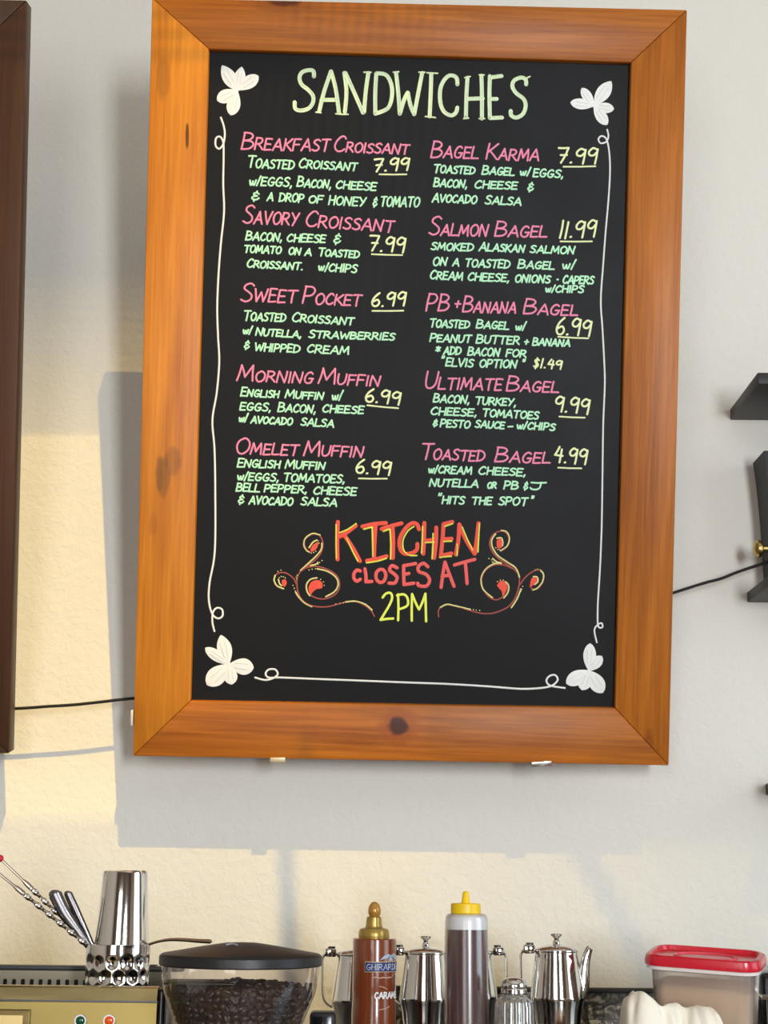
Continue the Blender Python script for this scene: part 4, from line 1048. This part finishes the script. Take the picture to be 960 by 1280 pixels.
# ---- steel creamers
def creamer(cx, Y, lab, side, sc=1.0, dy=0, spout=True, handle=True, knob_dark=False):
    """px profile of the clearest one, shifted; side = -1 handle at left, +1 at right"""
    a = axis(cx, 1215, Y); u = mpp(cx, 1215, Y) * sc
    Zt = lambda y: zat(cx, 1186 + dy + (y - 1186) * sc, Y)
    e = empty('creamer', (a[0], a[1], LZ), lab, 'creamer', 'steel creamers on the back counter')
    P = [(27, 1300), (28, 1296), (27.5, 1288), (30.5, 1262), (33.2, 1250), (33.9, 1247.5), (33.5, 1245), (27.6, 1200), (26.6, 1193), (26.8, 1190.5), (26.2, 1189)]
    pr = [(r_ * u, Zt(y)) for r_, y in P]
    pr = [(27 * u, LZ), (27.6 * u, LZ + .003)] + [(r_, z_) for r_, z_ in pr if z_ > LZ + .006]
    MB().lathe(a, pr, 64).build('pot_body', STEEL, e, angle=40)
    ld = MB().lathe(a, [(r_ * u, Zt(y)) for r_, y in ((26.8, 1190), (27.2, 1188.5), (26.6, 1186.6), (24, 1184.4), (14, 1181.6), (5.2, 1180.2), (4.8, 1178.5))], 56).build('lid', STEEL, e, angle=40)
    MB().lathe(a, [(r_ * u, Zt(y)) for r_, y in ((4.9, 1179.5), (4.6, 1177), (3.0, 1174.6), (3.2, 1172.8), (6.6, 1169.4), (7.2, 1167.8), (6.4, 1167.2), (.01, 1168.6))], 28).build('knob', STEEL, ld)
    d = side
    if handle:
        pts = [(26, 1188.5), (33, 1187.5), (41, 1188.5), (44.5, 1193), (45, 1202), (44.5, 1232), (42, 1246), (36, 1253), (30, 1256)]
        Q = catmull([(a[0] + d * x * u, a[1], Zt(y)) for x, y in pts], 5)
        MB().tube(Q, .0022, 12, flat=((0, 0, 1), 2.8)).build('handle', STEEL, e)
        MB().bbox((min(a[0] + d * 27 * u, a[0] + d * 42 * u), a[1] - .008, Zt(1192)), (max(a[0] + d * 27 * u, a[0] + d * 42 * u), a[1] + .008, Zt(1180.5)), .003).build('hinge', STEEL, e)
        MB().bbox((min(a[0] + d * 29 * u, a[0] + d * 38 * u), a[1] - .006, Zt(1181)), (max(a[0] + d * 29 * u, a[0] + d * 38 * u), a[1] + .006, Zt(1178.6)), .001).build('thumb_tab', BLACKG, e)
    if spout:
        d2 = -side
        pts = [(24, 1246), (30, 1240), (33, 1226), (34.5, 1210), (37, 1197), (40, 1188), (42.5, 1184.5)]
        Q = catmull([(a[0] + d2 * x * u, a[1], Zt(y)) for x, y in pts], 5); n = len(Q)
        MB().tube(Q, [u * (10.5 - 6.3 * (i / (n - 1)) ** .8) for i in range(n)], 16).build('spout', STEEL, e)
creamer(696, 2.20, 'steel creamer behind the salt shaker with its spout to the right', -1)
creamer(532, 2.24, 'steel creamer between the caramel bottle and the yellow capped bottle', -1, .98, 2.5)
creamer(447, 2.26, 'steel creamer half hidden behind the caramel sauce bottle', -1, .98, 4.5)
creamer(590, 2.30, 'steel creamer hidden behind the yellow capped bottle, handle to the right', 1, .95, 2, spout=False)

# ---- salt shaker
TY = 2.01; tcx = 642.5
ta = axis(tcx, 1240, TY); u = mpp(tcx, 1240, TY)
ss = empty('salt_shaker', (ta[0], ta[1], LZ), 'fluted glass salt shaker with a domed steel cap', 'salt shaker')
gp = [(25.5 * u, LZ), (26 * u, LZ + .004)] + turned(tcx, TY, [(25.2, 1290), (24.6, 1258), (23.6, 1252), (20, 1248.6), (16, 1246), (14.6, 1243), (14.6, 1239)])
GLS = clear_mat('shaker_glass', (.93, .94, .94, 1), gloss=.14, rough=.04, diffuse=srgb(214, 206, 198), damt=.34)
v = MB(); seg = 120; vv = []; ff = []
for i, (r_, z_) in enumerate(gp):
    fl = .05 if i < 5 else (.03 if i == 5 else 0)
    for k in range(seg): a = 2 * PI * k / seg; q = r_ * (1 - fl * abs(math.sin(a * 10)) ** .7); vv.append((ta[0] + q * math.cos(a), ta[1] + q * math.sin(a), z_))
for i in range(len(gp) - 1):
    for k in range(seg): k2 = (k + 1) % seg; ff.append([i * seg + k, i * seg + k2, (i + 1) * seg + k2, (i + 1) * seg + k])
ff.append(list(range(seg))[::-1])
v.add(vv, ff).build('glass_body', GLS, ss, angle=20)
MB().lathe(ta, [(20 * u, LZ + .004), (20.5 * u, zat(tcx, 1300, TY)), (.0001, zat(tcx, 1298, TY))], 40).build('salt', mat('salt', srgb(236, 232, 226), rough=.9), ss)
MB().lathe(ta, turned(tcx, TY, [(15.6, 1242.5), (16.4, 1241), (16.2, 1236.5), (15.2, 1235), (16.2, 1233.6), (16.4, 1231), (15.4, 1227.5), (12.5, 1224), (7, 1222), (.01, 1221.4)]), 48).build('screw_cap', STEEL, ss, angle=30)

# ---- food tub with a red lid, tipped towards the front
RY = 2.13
pc = at(882, 1200, RY); u = mpp(882, 1200, RY)
tub = bpy.data.objects.new('food_tub', None); COL.objects.link(tub); tub.empty_display_size = .05
tag(tub, 'translucent food tub with a bright red lid at the right end of the counter', 'food container')
side = 126 * u
RX, RYY = 1.08, .70
def rsq(s, r, z, n=8):
    out = []
    for (cx_, cy_, a0) in ((1, 1, 0), (-1, 1, 90), (-1, -1, 180), (1, -1, 270)):
        for k in range(n + 1):
            a = math.radians(a0 + 90 * k / n); out.append((cx_ * (s * RX / 2 - r) + r * math.cos(a), cy_ * (s * RYY / 2 - r) + r * math.sin(a), z))
    return out
def loft(rings, cap0=True, cap1=True):
    mb = MB(); v = []; f = []; n = len(rings[0])
    for r_ in rings: v += r_
    for i in range(len(rings) - 1):
        for k in range(n): k2 = (k + 1) % n; f.append([i * n + k, i * n + k2, (i + 1) * n + k2, (i + 1) * n + k])
    if cap0: f.append(list(range(n))[::-1])
    if cap1: f.append(list(range((len(rings) - 1) * n, len(rings) * n)))
    return mb.add(v, f)
HT = .118
Z0 = Vector((0, 0, 0))
TUBM = clear_mat('cloudy_tub_plastic', (.96, .94, .92, 1), gloss=.05, rough=.22, diffuse=srgb(232, 218, 204), damt=.42)
loft([rsq(side * .84, .018, 0), rsq(side * .86, .02, .003), rsq(side * .93, .022, HT - .012), rsq(side * .94, .022, HT - .010)], True, False).build('tub_body', TUBM, tub, pos=Z0)
loft([rsq(side * .94, .022, HT - .016), rsq(side * 1.02, .024, HT - .014), rsq(side * 1.02, .024, HT - .010), rsq(side * .94, .022, HT - .008)], False, False).build('tub_rim', mat('cloudy_rim', srgb(236, 226, 220), rough=.3), tub, pos=Z0)
loft([rsq(side * .81, .016, .003), rsq(side * .895, .02, HT - .040), rsq(side * .80, .016, HT - .036)]).build('tub_contents', mat('beige_powder', srgb(226, 196, 160), rough=.9, bump=.2, bscale=50), tub, pos=Z0)
REDL = mat('red_lid_plastic', srgb(206, 22, 44), rough=.28, coat=.3)
loft([rsq(side * 1.00, .024, HT - .0095), rsq(side * 1.05, .026, HT - .009), rsq(side * 1.055, .026, HT - .004), rsq(side * 1.03, .025, HT + .003), rsq(side * .97, .023, HT + .005), rsq(side * .93, .021, HT + .0045),
      rsq(side * .90, .02, HT - .001), rsq(side * .86, .018, HT - .001)]).build('tub_lid', REDL, tub, pos=Z0); tlid = bpy.data.objects['tub_lid']
rg = []
for k in range(40): a = 2 * PI * k / 40; rg.append((a))
mb = MB()
Q = [(side * .30 * math.cos(a), side * .20 * math.sin(a), HT - .001) for a in rg] ; Q.append(Q[0])
mb.tube(Q, .0022, 8); mb.build('lid_ring', mat('lid_ring_red', srgb(226, 74, 86), rough=.3), tlid, pos=Z0)
tilt = math.radians(7)
tub.rotation_mode = 'XYZ'
MR = Matrix.Rotation(tilt, 4, 'X') @ Matrix.Rotation(math.radians(-21), 4, 'Z')
top_c = MR @ Vector((0, 0, HT - .005))
tub.rotation_euler = MR.to_euler('XYZ')
tub.location = Vector((pc.x, pc.y, pc.z)) - Vector(top_c)

# ---- crumpled white cloth
WY = 2.03
ol = [(776, 1300), (778, 1272), (780, 1258), (785, 1248), (795, 1240), (804, 1240), (815, 1248), (824, 1256), (834, 1256), (846, 1254), (856, 1260), (862, 1260), (870, 1258.5), (886, 1258.5), (894, 1264), (899, 1272), (903, 1290), (908, 1310)]
def top_at(xp):
    for i in range(len(ol) - 1):
        if ol[i][0] <= xp <= ol[i + 1][0]: t = (xp - ol[i][0]) / (ol[i + 1][0] - ol[i][0]); return ol[i][1] + (ol[i + 1][1] - ol[i][1]) * t
    return 1310
nx, ny = 90, 40; v = []; f = []
for i in range(nx + 1):
    xp = 774 + (908 - 774) * i / nx; zt_ = max(LZ + .004, zat(xp, min(1300, sum(top_at(xp + d) for d in (-2, 0, 2)) / 3), WY)); x = at(xp, 1270, WY).x
    for j in range(ny + 1):
        t = j / ny * 2 - 1; prof = max(0, 1 - abs(t) ** 2.4) ** .5
        g = lambda c, w_: math.exp(-((i - c) / w_) ** 2)
        fold = 1 - (.16 * g(33 - 6 * t, 3.5) + .12 * g(58 + 10 * t, 4) + .08 * g(16 + 12 * t, 3) + .08 * g(72 - 8 * t, 3)) * min(1, abs(t + .12) * 3) + .05 * math.sin(i * .13 + 4 * t) * abs(t)
        fold += .05 * (abs(math.sin(i * .21 + 3.1 * t + 1.3 * math.sin(i * .09 - 2 * t))) - .6) * min(1, 4 * (1 - abs(t))) * min(1, abs(t + .15) * 2.2)
        y = WY + t * (.044 + .008 * math.sin(i * .12)) + .010 * math.sin(i * .11 + 1) * (1 - abs(t))
        v.append((x, y, LZ + .001 + (zt_ - LZ) * prof * fold))
for i in range(nx):
    for j in range(ny): k = i * (ny + 1) + j; f.append([k, k + 1, k + ny + 2, k + ny + 1])
n = len(v)
for i in range(nx + 1): v.append((v[i * (ny + 1)][0], WY, LZ + .0005))
tw = new_obj('cleaning_cloth', v[:n], f, mat('white_cotton', srgb(246, 238, 220), rough=.9, bump=.5, bscale=45), pos=(at(840, 1300, WY).x, WY, LZ), angle=180)
tw.modifiers.new('thick', 'SOLIDIFY').thickness = .002
tag(tw, 'crumpled white cloth lying in front of the red lidded tub', 'cloth')

# ---- black appliance cut off by the right edge
AY = 2.24
p = at(951, 1216, AY)
ap = empty('black_appliance', (p.x + .12, AY + .08, LZ), 'black appliance with a steel band behind the red lidded tub', 'appliance')
zb0, zb1 = zat(951, 1250, AY), zat(951, 1243, AY)
MB().bbox((p.x, AY, LZ), (p.x + .26, AY + .2, p.z), .008, 3).build('housing', BLACKG, ap)
MB().bbox((p.x - .002, AY - .002, zb0), (p.x + .262, AY + .202, zb1), .001).build('steel_band', STEEL, ap)
